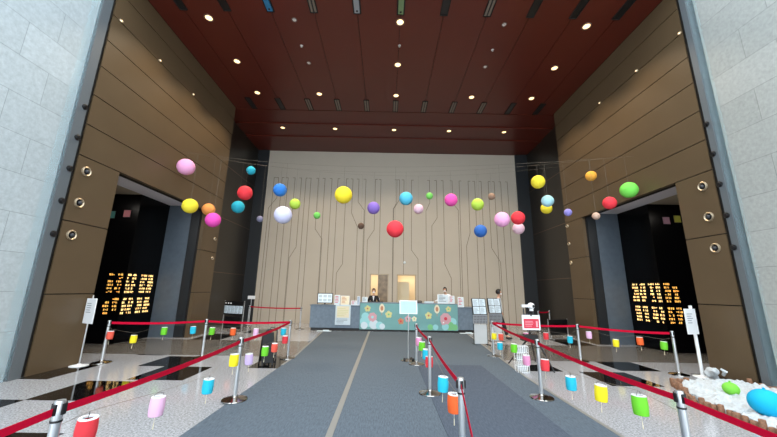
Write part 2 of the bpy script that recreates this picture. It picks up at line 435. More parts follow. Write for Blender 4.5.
# small sprinkler heads
def sprinkler(x, y, label):
    t = thing('sprinkler_head', label, 'sprinkler', (x, y, CZ), 0, 'sprinkler heads')
    q = MB(); q.lathe([(0, -.03), (.02, -.03), (.022, -.012), (.045, -.006), (.05, 0)], 14); q.build('escutcheon', M['lens_dim'], t, True)
    q = MB(); q.lathe([(0, -.055), (.03, -.052), (.03, -.048), (.008, -.045), (.008, -.03)], 12); q.build('deflector', M['chrome'], t, True)
sprinkler(-2.95, 9.2, 'tiny pale sprinkler head left of the centre lamps'); sprinkler(3.45, 9.2, 'tiny pale sprinkler head right of the centre lamps')
sprinkler(.32, 9.1, 'tiny sprinkler head between two centre downlights')
# linear slots
def slot(x, y0, y1, label, inner, grp):
    t = thing('slot_vent', label, 'ceiling slot', (x, (y0+y1)/2, CZ), 0, grp)
    w, l = .115, (y1-y0)/2
    q = MB()
    q.box(-w, -w+.015, -l, l, -.03, 0); q.box(w-.015, w, -l, l, -.03, 0); q.box(-w+.015, w-.015, -l, -l+.015, -.03, 0); q.box(-w+.015, w-.015, l-.015, l, -.03, 0)
    q.build('frame', M['groove'], t)
    q = MB(); q.box(-w+.015, w-.015, -l+.015, l-.015, -.006, 0); q.build('backing', M['blackplastic'], t)
    q = MB()
    if inner == 'rib':
        for k in (-1, 1): q.box(k*.05-.028, k*.05+.028, -l+.03, l-.03, -.022, -.006)
        q.build('louvre', M['louvre'], t)
    elif inner:
        q.box(-.075, .075, l-.55, l-.05, -.05, -.006); q.box(-.05, .05, l-.62, l-.55, -.04, -.006); q.build('fitting', inner, t)
        q = MB(); q.lathe([(0, 0), (.03, 0), (.03, -.012), (0, -.012)], 12, (0, l-.13, -.05)); q.build('fitting_lens', M['blackplastic'], t, True)
front_inner = {-5: None, -4: None, -3: M['bluebox'], -2: 'rib', -1: M['perf'], 0: M['greenbox'], 1: None, 2: 'rib', 3: None, 4: None, 5: None}
for k in range(-5, 6):
    slot(XC+1.27*k, 6.95, 7.87, 'dark slot in the near row across the red ceiling, '+ords[k+5], front_inner[k], 'near row of ceiling slots')
    slot(XC+1.27*k, 12.25, 13.12, 'slot vent in the far row just before the soffit, '+ords[k+5], None if abs(k) >= 4 else 'rib', 'far row of ceiling slots')

# ------------------------------------------------------------------ wall fittings
def wall_lamp(side, y, z, r, label, grp, eye=False):
    X = XL if side < 0 else XR
    t = thing('wall_lamp', label, 'wall light', (X, y, z), 0, grp)
    mx = Matrix.Rotation(-side*PI/2, 4, 'Y')
    q = MB(); q.lathe([(r*.68, .0), (r*.7, .02), (r*.85, .035), (r, .025), (r*1.04, 0)], 20, mx=mx); q.build('ring', M['lampring'], t, True)
    q = MB(); q.lathe([(0, .004), (r*.69, .004)], 20, mx=mx); q.build('recess', M['blackplastic'], t, True)
    q = MB(); q.sphere((-side*.02, 0, 0), r*.4, 14, 8); q.build('eyeball', M['eyelet'] if eye else M['darkgrey'], t, True)
hn = ['lowest', 'middle', 'topmost']
for i, z in enumerate((2.81, 3.54, 4.28)):
    wall_lamp(-1, 6.98, z, .11, hn[i]+' of three chrome ringed lamps on the near left bronze pillar', 'ringed wall lamps')
    wall_lamp(1, 7.17, z, .11, hn[i]+' of three chrome ringed lamps on the near right bronze pillar', 'ringed wall lamps')
for i, z in enumerate((2.87, 3.64)):
    wall_lamp(-1, 12.8, z, .07, ('lower' if i == 0 else 'upper')+' small chrome lamp at the far end of the left bronze wall', 'ringed wall lamps')
for i, z in enumerate((2.95, 3.72, 4.46)):
    wall_lamp(1, 12.92, z, .07, hn[i]+' small chrome lamp at the far end of the right bronze wall', 'ringed wall lamps')
for i, y in enumerate((6.95, 8.4, 10.1)):
    nm = ['nearest', 'second', 'third'][i]
    wall_lamp(-1, y, 8.36, .045, nm+' tiny eyelet lamp high along the left bronze wall joint', 'eyelet lamps', True)
    wall_lamp(1, y, 8.36, .045, nm+' tiny eyelet lamp high along the right bronze wall joint', 'eyelet lamps', True)

# ------------------------------------------------------------------ alcove lettering (illegible rows of raised gold marks)
def letters(side):
    n = 'left' if side < 0 else 'right'
    XS = XSL if side < 0 else XSR
    def row(q, z, u0, u1, face):
        u = u0; hgt = .062
        while u < u1-.02:
            w = R.uniform(.03, .055)
            if R.random() < .08: u += w; continue
            for s in range(R.choice((2, 3, 3))):      # a few strokes for each character
                if R.random() < .5: a, b, c, d = u, u+w*.85, z+R.uniform(.1, .8)*hgt, 0; b1 = (a, b, c, c+.009)
                else: a = u+R.uniform(0, .7)*w; b1 = (a, a+.009, z, z+hgt)
                if face == 'front': q.box(min(side*b1[0], side*b1[1]), max(side*b1[0], side*b1[1]), -.012, 0, b1[2], b1[3])
                else: q.box(min(0, -side*.012), max(0, -side*.012), b1[0], b1[1], b1[2], b1[3])
            u += w+.012
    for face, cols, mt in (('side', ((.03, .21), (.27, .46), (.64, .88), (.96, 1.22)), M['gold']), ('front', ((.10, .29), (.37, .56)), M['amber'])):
        t = thing('donor_board', ('amber tinted lettering on the black end face nearest the pillar in the ' if face == 'front' else 'bright gold lettering on the black side face in the ')+n+' alcove', 'lettered wall', (XS, YF, 0), 0, 'gold lettered boards')
        for ci, (a, b) in enumerate(cols):
            for z0, z1 in ((1.44, 2.14), (.76, 1.38)):
                q = MB(); z = z1-.08; k = 0
                while z > z0:
                    e = b-R.choice((0, 0, 0, .02, .04, .06)); s = a+R.choice((0, 0, .02))
                    if R.random() > .06: row(q, z, s, e, face)
                    z -= .108; k += 1
                pass
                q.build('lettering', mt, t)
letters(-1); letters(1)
for side, (xa, za, ca), (xb, zb, cb) in ((-1, (111.5, 214.5), 0), (1, (667, 220.5), 0)) if False else (): pass
def sq_reflection(px, py, c, label, s=.11):  # coloured squares stand in for reflections in the glossy black face
    p = onY(px, py, YF-.02)
    t = thing('reflection_patch', label, 'sign', (p.x, YF, p.z))
    q = MB(); q.box(-s, s, -.02, 0, -s*1.05, s*1.05); q.build('plate', c, t)
    q = MB(); q.box(-s*1.08, s*1.08, -.012, 0, -s*1.13, s*1.13); q.build('rim', M['blackplastic'], t)
sq_reflection(111.5, 214.5, cmat('muted teal', (60, 110, 105)), 'small teal painted reflection high in the left alcove')
sq_reflection(127, 213.5, cmat('muted rose', (190, 120, 125)), 'small rose painted reflection high in the left alcove')
sq_reflection(666.5, 220.5, cmat('muted lilac', (150, 115, 130)), 'small lilac painted reflection high in the right alcove')
sq_reflection(677.5, 219, cmat('muted olive', (150, 150, 60)), 'small olive yellow painted reflection high in the right alcove')

# ------------------------------------------------------------------ carpet
t = thing('carpet_runner', 'wide grey carpet running from the entrance to the reception counter', 'carpet', (0, 0, 0))
m = MB()
m.bm.faces.new([m.bm.verts.new(p) for p in ((-2.52, -3, .012), (3.0, -3, .012), (3.0, 7.2, .012), (3.5, 14.35, .012), (-2.6, 14.35, .012), (-2.34, 9, .012), (-2.36, 8, .012))])
r_ = bmesh.ops.extrude_face_region(m.bm, geom=m.bm.faces[:]); bmesh.ops.translate(m.bm, vec=(0, 0, -.012), verts=[v for v in r_['geom'] if isinstance(v, bmesh.types.BMVert)])
m.build('pile', M['carpet'], t)
m = MB(); mx = Matrix.Rotation(0, 4, 'Z'); m.box(-.69, -.605, -3, 14.35, .012, .018); m.build('seam_strip', M['strip'], t)
for pa, pb in (((3.0, -3), (3.0, 7.2)), ((3.0, 7.2), (3.5, 14.35)), ((-2.36, 8), (-2.34, 9)), ((-2.34, 9), (-2.6, 14.35))):
    a = Vector((*pa, 0)); b = Vector((*pb, 0)); m = MB(); d = (b-a).normalized(); nrm = Vector((d.y, -d.x, 0))*(1 if pa[0] > 0 else -1)
    for_ = [a+nrm*.03, b+nrm*.03, b-nrm*.03, a-nrm*.03]
    lo = [m.bm.verts.new(p+Vector((0, 0, .0))) for p in for_]; hi = [m.bm.verts.new(p+Vector((0, 0, .015))) for p in for_]
    m.bm.faces.new(hi); m.bm.faces.new(lo[::-1])
    for k in range(4): m.bm.faces.new((lo[k], lo[(k+1) % 4], hi[(k+1) % 4], hi[k]))
    m.build('edge_strip', M['strip'], t)
m = MB(); m.box(.8, 2.34, -3, 8.26, .012, .02); tag(m.build('floor_mat', M['mat']), 'darker slate blue mat laid on the right half of the grey carpet', 'mat')

# ------------------------------------------------------------------ stanchions, belts, cords
def stanchion_proto():
    t = thing('stanchion', 'x', 'stanchion')
    q = MB(); q.lathe([(0, 0), (.19, 0), (.195, .008), (.19, .02), (.12, .035), (.05, .05), (.04, .07), (0, .07)], 28); q.build('base', M['chrome_dark'], t, True)
    q = MB(); q.lathe([(.03, .06), (.03, .84), (0, .84)], 18); q.build('pole', M['chrome'], t, True)
    q = MB(); q.lathe([(0, .835), (.032, .835), (.032, .93), (.029, .94), (0, .942)], 18); h = q.build('belt_head', M['chrome'], t, True)
    q = MB(); q.box(-.014, .014, -.044, -.032, .85, .92); q.box(-.014, .014, .032, .044, .85, .92); q.box(-.044, -.032, -.014, .014, .85, .92); q.box(.032, .044, -.014, .014, .85, .92); q.build('belt_slot', M['blackplastic'], h)
    q = MB(); q.lathe([(.034, .80), (.035, .803), (.035, .812), (.034, .815)], 18); q.build('collar', M['blackplastic'], t, True)
    return t
P = {}
SP = [('a', -2.28, 2.51, 'nearest left stanchion, at the lower left, with a crimson belt to both sides'),
      ('b', -2.35, 5.58, 'left stanchion at the carpet edge beside yellow and lavender lanterns'),
      ('c', -2.47, 8.8, 'left stanchion where two crimson belts meet beyond the black folding sign'),
      ('d', -6.5, 7.97, 'stanchion by the left alcove beside the white sign on a pole'),
      ('e', -4.6, 8.69, 'stanchion midway along the belt in front of the left alcove'),
      ('f', -6.35, 15.6, 'far stanchion at the left end of the beige wall'),
      ('g', -3.75, 14.9, 'far dark headed stanchion beside the left end of the counter'),
      ('h', 2.68, 5.91, 'right stanchion at the carpet edge in front of the tripod'),
      ('i', 3.06, 9.5, 'right stanchion where two crimson belts meet before the info boards'),
      ('j', 2.53, 2.97, 'nearest right stanchion beside the log edged bed'),
      ('k', 5.21, 9.02, 'stanchion midway along the belt in front of the right alcove'),
      ('l', 6.63, 7.7, 'stanchion by the right alcove beside the white sign pole'),
      ('m', 7.75, 15.6, 'far stanchion by the right dark wall'),
      ('n', .81, 6.06, 'middle stanchion of the centre row, below a red lantern'),
      ('o', .73, 3.28, 'nearest stanchion of the centre row, behind an orange lantern'),
      ('p', .79, 8.31, 'farthest stanchion of the centre row, before the white notice stand'),
      ('q', 7.0, 15.1, 'far stanchion beside the right end of the beige wall')]
st0 = stanchion_proto()
for i, (k, x, y, lab) in enumerate(SP):
    P[k] = Vector((x, y, 0)); z = .012 if (-2.35 < x < 2.95 and y < 14.3) else 0
    if .9 < x < 2.34 and y < 8.2: z = .02
    if k in 'bn': z = .012
    if i == 0: o = st0; o.location = (x, y, z); o['label'] = lab; o['group'] = 'steel queue stanchions'
    else: o = dup(st0, (x, y, z), 0, lab, 'steel queue stanchions')
def belt(A, B, label, sag=.03, za=.885, zb=.885):
    A = Vector((A.x, A.y, za)); B = Vector((B.x, B.y, zb)); d = (B-A).normalized(); A = A+d*.045; B = B-d*.045
    nrm = Vector((d.y, -d.x, 0)).normalized()*.0015; n = 14; q = MB(); ring = []
    for i in range(n+1):
        t = i/n; p = A.lerp(B, t); p.z -= sag*4*t*(1-t)
        ring.append([q.bm.verts.new(p+o) for o in (nrm+Vector((0, 0, .026)), nrm-Vector((0, 0, .026)), -nrm-Vector((0, 0, .026)), -nrm+Vector((0, 0, .026)))])
    for a, b in zip(ring, ring[1:]):
        for k in range(4): q.bm.faces.new((a[k], a[(k+1) % 4], b[(k+1) % 4], b[k]))
    q.bm.faces.new(ring[0]); q.bm.faces.new(ring[-1][::-1])
    return tag(q.build('barrier_belt', M['belt'], smooth=True), label, 'barrier belt', 'crimson barrier belts')
belt(P['a'], Vector((-2.25, -.6, 0)), 'crimson belt leaving the nearest left stanchion towards the lower left')
belt(P['a'], P['b'], 'crimson belt between the nearest left stanchion and the one by the yellow lantern')
belt(P['b'], P['c'], 'crimson belt along the left carpet edge beside the black folding sign')
belt(P['d'], P['e'], 'crimson belt across the left alcove, its outer half by the white sign')
belt(P['e'], P['c'], 'crimson belt across the left alcove, its inner half towards the carpet')
belt(P['f'], P['g'], 'thin far crimson belt along the beige wall left of the counter')
belt(P['j'], Vector((2.5, -.4, 0)), 'crimson belt leaving the nearest right stanchion over the log edging')
belt(P['j'], P['h'], 'crimson belt between the nearest right stanchion and the one by the tripod')
belt(P['h'], P['i'], 'crimson belt along the right carpet edge passing the tripod')
belt(P['i'], P['k'], 'crimson belt behind the tripod towards the right alcove')
belt(P['k'], P['l'], 'crimson belt across the right alcove up to the white sign pole')
belt(P['q'], P['m'], 'short far crimson belt before the right dark wall')
belt(P['p'], P['n'], 'crimson belt of the centre row, its far half')
belt(P['n'], P['o'], 'crimson belt of the centre row between red and orange lanterns')
pe = onY(474, 446, 2.35); belt(P['o'], pe, 'crimson belt of the centre row dropping towards the viewer', .0, .885, pe.z)

# lantern strings
LCOL = {'red': (222, 62, 70), 'pink': (226, 180, 212), 'cyan': (42, 182, 210), 'yellow': (238, 220, 40), 'lavender': (202, 178, 222), 'green': (110, 200, 50), 'orange': (232, 100, 48), 'coral': (228, 92, 74), 'rose': (228, 150, 190)}
def lantern_proto():
    t = thing('string_lantern', 'x', 'paper lantern')
    prof = []; n = 14
    for i in range(n*2+1):
        u = i/(n*2); r = .062+.006*math.sin(PI*u)+(.002 if i % 2 else 0); prof.append((r, -.085+.17*u))
    q = MB(); q.lathe(prof, 18); s = q.build('paper_shade', M['paper'], t, True); s.material_slots[0].link = 'OBJECT'
    q = MB(); q.lathe([(.038, .075), (.038, .09), (.062, .09), (.064, .085), (.062, .08)], 18); q.build('top_rim', M['white'], t, True)
    q = MB(); q.lathe([(.062, -.083), (.060, -.088), (.045, -.09), (0, -.09)], 18); s = q.build('bottom_rim', M['paper'], t, True); s.material_slots[0].link = 'OBJECT'
    q = MB(); q.tube([(-.05, 0, .086), (-.04, 0, .115), (0, 0, .13), (.04, 0, .115), (.05, 0, .086)], .002, 5); q.build('handle', M['blackplastic'], t)
    q = MB(); q.tube([(0, 0, -.1), (0, 0, -.15)], .002, 5); q.tube([(0, 0, -.15), (0, 0, -.21)], [.003, .005], 6); q.build('tassel', M['cream'], t)
    return t
lan0 = lantern_proto(); lused = [0]
def on_span(A, B, px, py):
    d = ray(px, py); e = B-A
    det = d.x*(-e.y)+e.x*d.y
    k = (A.x*(-e.y)+e.x*A.y)/det
    t = (d.x*A.y-d.y*A.x)/det
    return Vector((d.x*k, d.y*k, H+d.z*k))
def strand(a, b, ls, label):
    A, B = P[a], P[b]; pts = []
    for px, py, c, lab in ls:
        p = on_span(A, B, px, py)
        e = (B-A); u = max(.015, min(.97, (p-A).dot(e)/e.dot(e))); z = p.z; p = A.lerp(B, u); p.z = z
        mm = cmat(c, LCOL[c])
        rz = R.uniform(0, 3)
        if lused[0] == 0: o = lan0; o.location = p; o.rotation_euler = (0, 0, rz); o['label'] = lab; lused[0] = 1
        else: o = dup(lan0, p, rz, lab)
        o['group'] = 'small paper lanterns strung along the belts'
        for chd in o.children:
            if chd.name.startswith(('paper_shade', 'bottom_rim')): chd.material_slots[0].link = 'OBJECT'; chd.material_slots[0].material = mm
        o.rotation_euler.x = R.uniform(-.06, .06); o.rotation_euler.y = R.uniform(-.06, .06)
        pts.append((u, p+Vector((0, 0, .132))))
    pts.sort(key=lambda q: q[0])
    d = (B-A).normalized()*.035
    q = MB(); q.tube([A+d+Vector((0, 0, .78))]+[p for _, p in pts]+[B-d+Vector((0, 0, .78))], .0018, 5)
    tag(q.build('lantern_cord', M['wire']), label, 'cord', 'cords of the small lanterns')
strand('a', 'b', [(86, 430, 'red', 'red paper lantern cut by the bottom edge at lower left'), (157, 406, 'pink', 'pale pink paper lantern nearest on the left string'), (208, 386, 'cyan', 'cyan paper lantern on the left string over pale floor'), (234, 360, 'yellow', 'yellow paper lantern beside the left carpet edge stanchion')], 'dark cord of lanterns between the two nearest left stanchions')
strand('b', 'c', [(249, 359, 'lavender', 'lavender paper lantern right of the yellow one on the left'), (265, 351, 'green', 'green paper lantern in front of the black folding sign'), (274.5, 347.5, 'coral', 'coral paper lantern right of the green one by the folding sign'), (285, 339.5, 'red', 'small red lantern below a cyan one at the left stanchion')], 'dark cord of lanterns past the black folding sign')
strand('d', 'e', [(110, 335, 'coral', 'coral lantern nearest the left alcove sign pole'), (133.5, 339, 'yellow', 'yellow lantern second from the left alcove sign pole'), (164, 331, 'green', 'green lantern third along the left alcove belt'), (193, 330, 'cyan', 'cyan lantern fourth along the left alcove belt')], 'dark cord of lanterns over the outer left alcove')
strand('e', 'c', [(212, 331, 'green', 'green lantern just past the stanchion at mid left alcove belt'), (233, 331.5, 'orange', 'orange lantern in front of the left notice rack'), (256, 332, 'pink', 'pale pink lantern between the notice rack and the carpet'), (283.5, 331.5, 'cyan', 'cyan lantern above a small red one at the left stanchion')], 'dark cord of lanterns over the inner left alcove')
strand('i', 'h', [(500, 346, 'cyan', 'cyan lantern hanging low beneath the right belt corner'), (514, 348, 'green', 'lime green lantern left of the tripod leg'), (526.5, 360, 'rose', 'pink lantern before the white wire rack')], 'dark cord of lanterns along the right carpet edge')
strand('h', 'j', [(545, 365, 'red', 'red lantern just right of the right carpet edge stanchion'), (571, 383, 'cyan', 'cyan lantern over the pale floor on the right'), (601, 393, 'yellow', 'yellow lantern between cyan and green ones on the right'), (640, 405, 'green', 'large green lantern nearest on the right string')], 'dark cord of lanterns between the two nearest right stanchions')
strand('i', 'k', [(493.5, 336, 'yellow', 'yellow lantern right below the belt corner by the info boards'), (501, 337, 'coral', 'coral lantern beside the yellow one by the info boards'), (526, 336, 'rose', 'pink lantern behind the red sign of the tripod'), (546, 336, 'red', 'red lantern right of the tripod behind the belt'), (570, 339.5, 'cyan', 'cyan lantern left of the right alcove stanchion')], 'dark cord of lanterns behind the tripod')
strand('k', 'l', [(589, 335, 'pink', 'pale pink lantern just right of the right alcove stanchion'), (616, 343, 'yellow', 'yellow lantern in the middle of the right alcove belt'), (640, 341, 'orange', 'orange lantern in front of the right gold lettering'), (664, 345.5, 'green', 'green lantern nearest the right alcove sign pole')], 'dark cord of lanterns over the right alcove')
strand('p', 'n', [(418.7, 341.5, 'rose', 'pink lantern farthest on the centre row'), (422, 346, 'green', 'green lantern second farthest on the centre row'), (426, 354, 'cyan', 'small cyan lantern on the far half of the centre row'), (430, 363, 'red', 'red lantern hanging at the middle centre stanchion')], 'dark cord of lanterns on the far centre row')
strand('n', 'o', [(443, 384, 'cyan', 'large cyan lantern in the centre row'), (454, 403, 'orange', 'large orange lantern nearest on the centre row')], 'dark cord of lanterns on the near centre row')

# ------------------------------------------------------------------ hanging balls
WIRES = {1: ((-6.9, 9.75, 6.08), (7.5, 9.0, 5.85), 5.5), 2: ((-6.9, 11.5, 6.6), (7.5, 10.5, 6.4), 5.95), 3: ((-6.9, 12.6, 7.0), (7.5, 12.6, 7.0), 6.4)}
def wire_at(w, x):
    a, b, zm = WIRES[w]; t = (x-a[0])/(b[0]-a[0]); ze = a[2]+(b[2]-a[2])*t; s = (2*t-1)**2
    return Vector((x, a[1]+(b[1]-a[1])*t, zm+(ze-zm)*s))
for w, n in ((1, 'nearest'), (2, 'middle'), (3, 'farthest')):
    q = MB(); q.tube([wire_at(w, XL+i*(XR-XL)/40) for i in range(41)], .0022, 5)
    tag(q.build('hanging_wire', M['wire']), n+' of three thin wires strung wall to wall for the paper balls', 'wire', 'ball wires')
BC = {'pink': (240, 160, 208), 'yellow': (246, 226, 44), 'orange': (246, 152, 72), 'magenta': (238, 66, 176), 'red': (238, 44, 56), 'cyan': (28, 176, 208), 'greyviolet': (120, 120, 150), 'blue': (36, 118, 216), 'lavender': (206, 206, 238), 'lime': (176, 214, 66), 'green': (112, 206, 88), 'gold': (250, 220, 36), 'purple': (128, 96, 190), 'brown': (86, 62, 48), 'sky': (76, 190, 226), 'palepink': (240, 196, 216), 'hotpink': (240, 74, 168), 'navy': (40, 98, 190), 'paleblue': (166, 220, 232), 'tan': (150, 118, 96), 'lilac': (140, 130, 214), 'leaf': (110, 220, 74), 'beigeb': (196, 160, 138), 'amberb': (244, 166, 50)}
balls = [(186,167,18,1,'pink','large pink paper ball high against the left bronze wall'), (190,206,16,1,'yellow','yellow paper ball at the far top corner of the left alcove'),
 (208.5,209.5,13,2,'orange','orange paper ball just above a magenta one on the left'), (213,220,15.5,1,'magenta','magenta paper ball just below the orange one on the left'),
 (245,193,15,2,'red','red paper ball in front of the left dark wall'), (238,207,13,3,'cyan','turquoise paper ball below the red one before the left dark wall'),
 (251,170.5,9,3,'cyan','small turquoise paper ball highest above the left dark wall'), (260,219,6.5,3,'greyviolet','tiny grey violet paper ball at the left edge of the beige wall'),
 (280,190,13.5,2,'blue','bright blue paper ball above the large pale lavender one'), (283,215,18,1,'lavender','large pale lavender paper ball below the bright blue one'),
 (295,204,11,2,'lime','lime paper ball right of the pale lavender one'), (317,215.5,7,3,'green','small green paper ball alone left of the big yellow one'),
 (343.5,195,17.5,1,'gold','big golden yellow paper ball before the beige wall'), (373.5,208,12.5,2,'purple','purple paper ball right of the big golden one'),
 (361,226,6.5,3,'brown','small dark brown paper ball below the purple one'), (395,229,17,1,'red','big red paper ball lowest in the centre'),
 (406,198.5,13.5,2,'sky','sky blue paper ball above the big red one'), (418.5,209,10,3,'palepink','pale pink paper ball right of the sky blue one'),
 (429.5,196,7,3,'green','small green paper ball between sky blue and hot pink ones'), (451,200,13,2,'hotpink','hot pink paper ball right of centre'),
 (477.5,204.5,12.5,2,'lime','lime paper ball above the deep blue one'), (480.5,231,13,3,'navy','deep blue paper ball lowest right of centre'),
 (491.5,196.5,7,3,'tan','small tan paper ball high at right of the lime one'), (502,219.5,15.5,1,'pink','large pink paper ball left of a red one on the right'),
 (518,218,14,2,'red','red paper ball in front of a pale pink one on the right'), (518.5,228.5,12,3,'palepink','pale pink paper ball partly behind the red one'),
 (538,182,14,2,'yellow','yellow paper ball highest before the right dark wall'), (547.5,201,12.5,2,'paleblue','pale blue paper ball overlapping a yellow one'),
 (546.5,208.5,11.5,3,'yellow','yellow paper ball half hidden behind the pale blue one'), (568,212.5,8,2,'lilac','small lilac paper ball at the far end of the right bronze wall'),
 (591,176,11,2,'amberb','amber paper ball high against the right bronze wall'), (609.6,203,14,1,'red','red paper ball at the top edge of the right alcove'),
 (596,216,8,1,'beigeb','small beige paper ball at the far top corner of the right alcove'), (629,190,18,1,'leaf','large leaf green paper ball above the right alcove')]
for px, py, dia, w, c, lab in balls:
    Y = WIRES[w][0][1]
    for _ in range(6):
        p = onY(px, py, Y); Y = wire_at(w, p.x).y
    dep = (p-Vector((0, 0, H))).dot(fw); ax = math.hypot((px-388.5)/F, (py-218.5)/F)
    r = dia/F*dep/2/(1+.25*ax*ax)
    t = thing('ball_lantern', lab, 'ball lantern', p, R.uniform(0, 3), 'hanging paper balls')
    q = MB(); n, mm = 28, 26
    prof = []
    for i in range(mm+1):
        a = PI*i/mm; rr_ = r*(1+(.006 if i % 2 else -.004)); prof.append((rr_*math.sin(a) if 0 < i < mm else r*.12, -r*math.cos(a)))
    q.lathe(prof, n); q.build('paper_shade', cmat('ball '+c, tuple(v*.9+21 for v in BC[c])), t, True)
    q = MB(); q.lathe([(r*.13, -.006), (r*.15, 0), (r*.13, .006)], 12, (0, 0, r)); q.tube([(-r*.13, 0, r), (0, 0, r+.03), (r*.13, 0, r)], .003, 4); q.build('wire_cap', M['wire'], t)
    wz = wire_at(w, p.x).z-p.z
    q = MB(); q.tube([(0, 0, r+.03), (0, 0, wz)], .0025, 4); q.build('thread', M['wire'], t)

# ------------------------------------------------------------------ reception counter
t = thing('reception_counter', 'long blue grey reception counter in front of the beige wall', 'counter', (0, 14.45, 0))
def cb(q, x0, x1, y0, y1, z0, z1, mi=0): q.box(x0, x1, y0, y1, z0, z1, mi)
q = MB(); cb(q, -3.25, -1.1, .06, .7, .12, 1.04); q.build('left_wing', M['counter'], t, bevel=.006)
q = MB(); cb(q, 3.19, 3.9, .06, .7, .12, 1.04); q.build('right_wing', M['counter'], t, bevel=.006)
q = MB(); cb(q, -1.1, 3.19, .03, .72, .12, 1.18); q.build('body', M['counter'], t, bevel=.006)
q = MB(); cb(q, -3.28, -1.1, .03, .74, 1.04, 1.075); cb(q, 3.19, 3.93, .03, .74, 1.04, 1.075); cb(q, -1.1, 3.19, .02, .78, 1.18, 1.21); q.build('worktop', M['counter'], t, bevel=.004)
q = MB(); cb(q, -3.2, 3.85, .12, .66, 0, .12); q.build('toe_kick', M['blackplastic'], t)
# banner
b = thing('counter_banner', 'teal festive banner with flowers and red lantern shapes across the counter front', 'banner', (-1.08, 14.45, 0))
q = MB(); q.box(0, 4.25, -.012, .018, .09, 1.175); q.build('panel', M['teal'], b)
def disc(q, x, z, r, y=-.014, n=16, sz=1.0, mi=0): 
    v = [q.bm.verts.new((x+r*math.cos(2*PI*k/n), y, z+r*sz*math.sin(2*PI*k/n))) for k in range(n)]; v2 = [q.bm.verts.new((p.co.x, -.011, p.co.z)) for p in v]
    fs = [q.bm.faces.new(v)]+[q.bm.faces.new((v[k], v[(k+1) % n], v2[(k+1) % n], v2[k])) for k in range(n)]
    for f in fs: f.material_index = mi
def flower(x, z, r, m1, m2, n=5):
    q = MB(); r *= .78
    for k in range(n):
        a = 2*PI*k/n+.4; disc(q, x+r*.6*math.cos(a), z+r*.6*math.sin(a), r*.45, -.015-.0006*k, 12)
    disc(q, x, z, r*.3, -.02, 12, 1, 1); q.build('flower', [m1, m2], b)
flower(.33, .95, .17, M['yellowprint'], M['orangeprint']); flower(1.25, .72, .19, M['yellowprint'], M['greenprint'])
flower(2.98, .70, .19, M['yellowprint'], M['orangeprint']); flower(3.85, .98, .15, M['yellowprint'], M['greenprint'])
flower(1.78, .45, .17, M['orangeprint'], M['redprint']); flower(2.08, .55, .17, M['pinkprint'], M['doorleaf']); flower(2.36, .55, .14, M['cream'], M['greenprint'])
flower(.55, .6, .24, M['pinkprint'], M['cyanprint'], 7); flower(3.72, .58, .30, M['pinkprint'], M['redprint'], 8); flower(3.62, .42, .14, M['pinkprint'], M['white'])
for x in (.95, 3.35):
    q = MB(); disc(q, x, .97, .12, -.016, 18, 1.5, 0); disc(q, x, .97, .06, -.02, 18, 1.7, 1); q.box(x-.05, x+.05, -.02, -.012, 1.13, 1.16, 0); q.box(x-.01, x+.01, -.018, -.012, .68, .78, 1); q.build('lantern_motif', [M['cream'], M['orangeprint']], b)
q = MB()
for x, z, r, mi in ((.24, .62, .17, 0), (.2, .42, .19, 0), (.42, .38, .19, 0), (.62, .26, .2, 1), (.2, .22, .15, 1), (.86, .24, .16, 0), (.98, .2, .12, 1)): disc(q, x, max(z, .1+r), r, -.013-.0008*len(q.bm.faces)/17, 18, 1, mi)
q.build('cloud_motif', [M['cyanprint'], M['paper']], b)
q = MB()
for x, z, r, mi in ((4.02, .45, .17, 0), (3.9, .28, .18, 1), (3.7, .24, .15, 0), (4.1, .2, .13, 1), (3.05, .22, .12, 1), (3.28, .2, .12, 0)): disc(q, x, max(z, .1+r), r, -.013-.0008*len(q.bm.faces)/17, 18, 1, mi)
q.build('wave_motif', [M['cyanprint'], M['greenprint']], b)

def printed(q, x0, x1, z0, z1, y, rows, mi):
    """rows of unreadable print"""
    for k in range(rows):
        z = z1-(k+.6)*(z1-z0)/rows; q.box(x0, x0+(x1-x0)*R.uniform(.55, 1), y-.002, y, z, z+.28*(z1-z0)/rows, mi)
def card(name, x0, x1, y, z0, z1, label, c, accent=None, tilt=-.12, frame=None, group=None):
    """sign standing on a top at z0: frame, sheet, print, foot"""
    t = thing(name, label, 'sign', ((x0+x1)/2, y, z0), 0, group); w = (x1-x0)/2; h = z1-z0
    mx = Matrix.Rotation(tilt, 4, 'X')
    q = MB(); q.box(-w, w, 0, .012, .0, h, 0, mx); q.build('frame', frame or M['white'], t)
    q = MB(); q.box(-w*.9, w*.9, -.004, 0, h*.05, h*.95, 0, mx); q.build('sheet', c, t)
    q = MB()
    for k in range(5):
        z = h*(.82-.15*k); e = R.uniform(.4, .8)*w; q.box(-w*.75, -w*.75+2*e*.85, -.006, -.004, z, z+h*.06, 0, mx)
    q.build('print', accent or M['ink'], t)
    q = MB(); q.box(-w*.5, w*.5, 0, .1, 0, .006); q.build('foot', frame or M['white'], t)
    return t
yc = 14.62
# monitor with black frame
t = thing('display_monitor', 'black framed flat monitor at the left end of the counter', 'monitor', (-2.68, 14.75, 1.075))
q = MB(); q.box(-.34, .34, -.02, .03, .06, .5); q.build('casing', M['blackplastic'], t, bevel=.005)
q = MB(); q.box(-.31, .31, -.024, -.02, .09, .47); q.build('screen', M['screen'], t)
q = MB()
for k in range(3):
    for j in range(2): q.box(-.28+.2*k, -.12+.2*k, -.027, -.024, .13+.17*j, .26+.17*j)
q.build('screen_tiles', M['paper'], t)
q = MB(); q.box(-.03, .03, .0, .05, .0, .08); q.box(-.14, .14, -.06, .1, 0, .01); q.build('stand', M['blackplastic'], t)
card('leaflet_holder', -2.24, -2.0, yc, 1.075, 1.5, 'white leaflet card right of the black framed monitor', M['paper'], M['redprint'])
card('price_board', -1.96, -1.58, yc-.02, 1.075, 1.47, 'cream card standing above the poster on the left counter wing', M['cream'], M['orangeprint'])
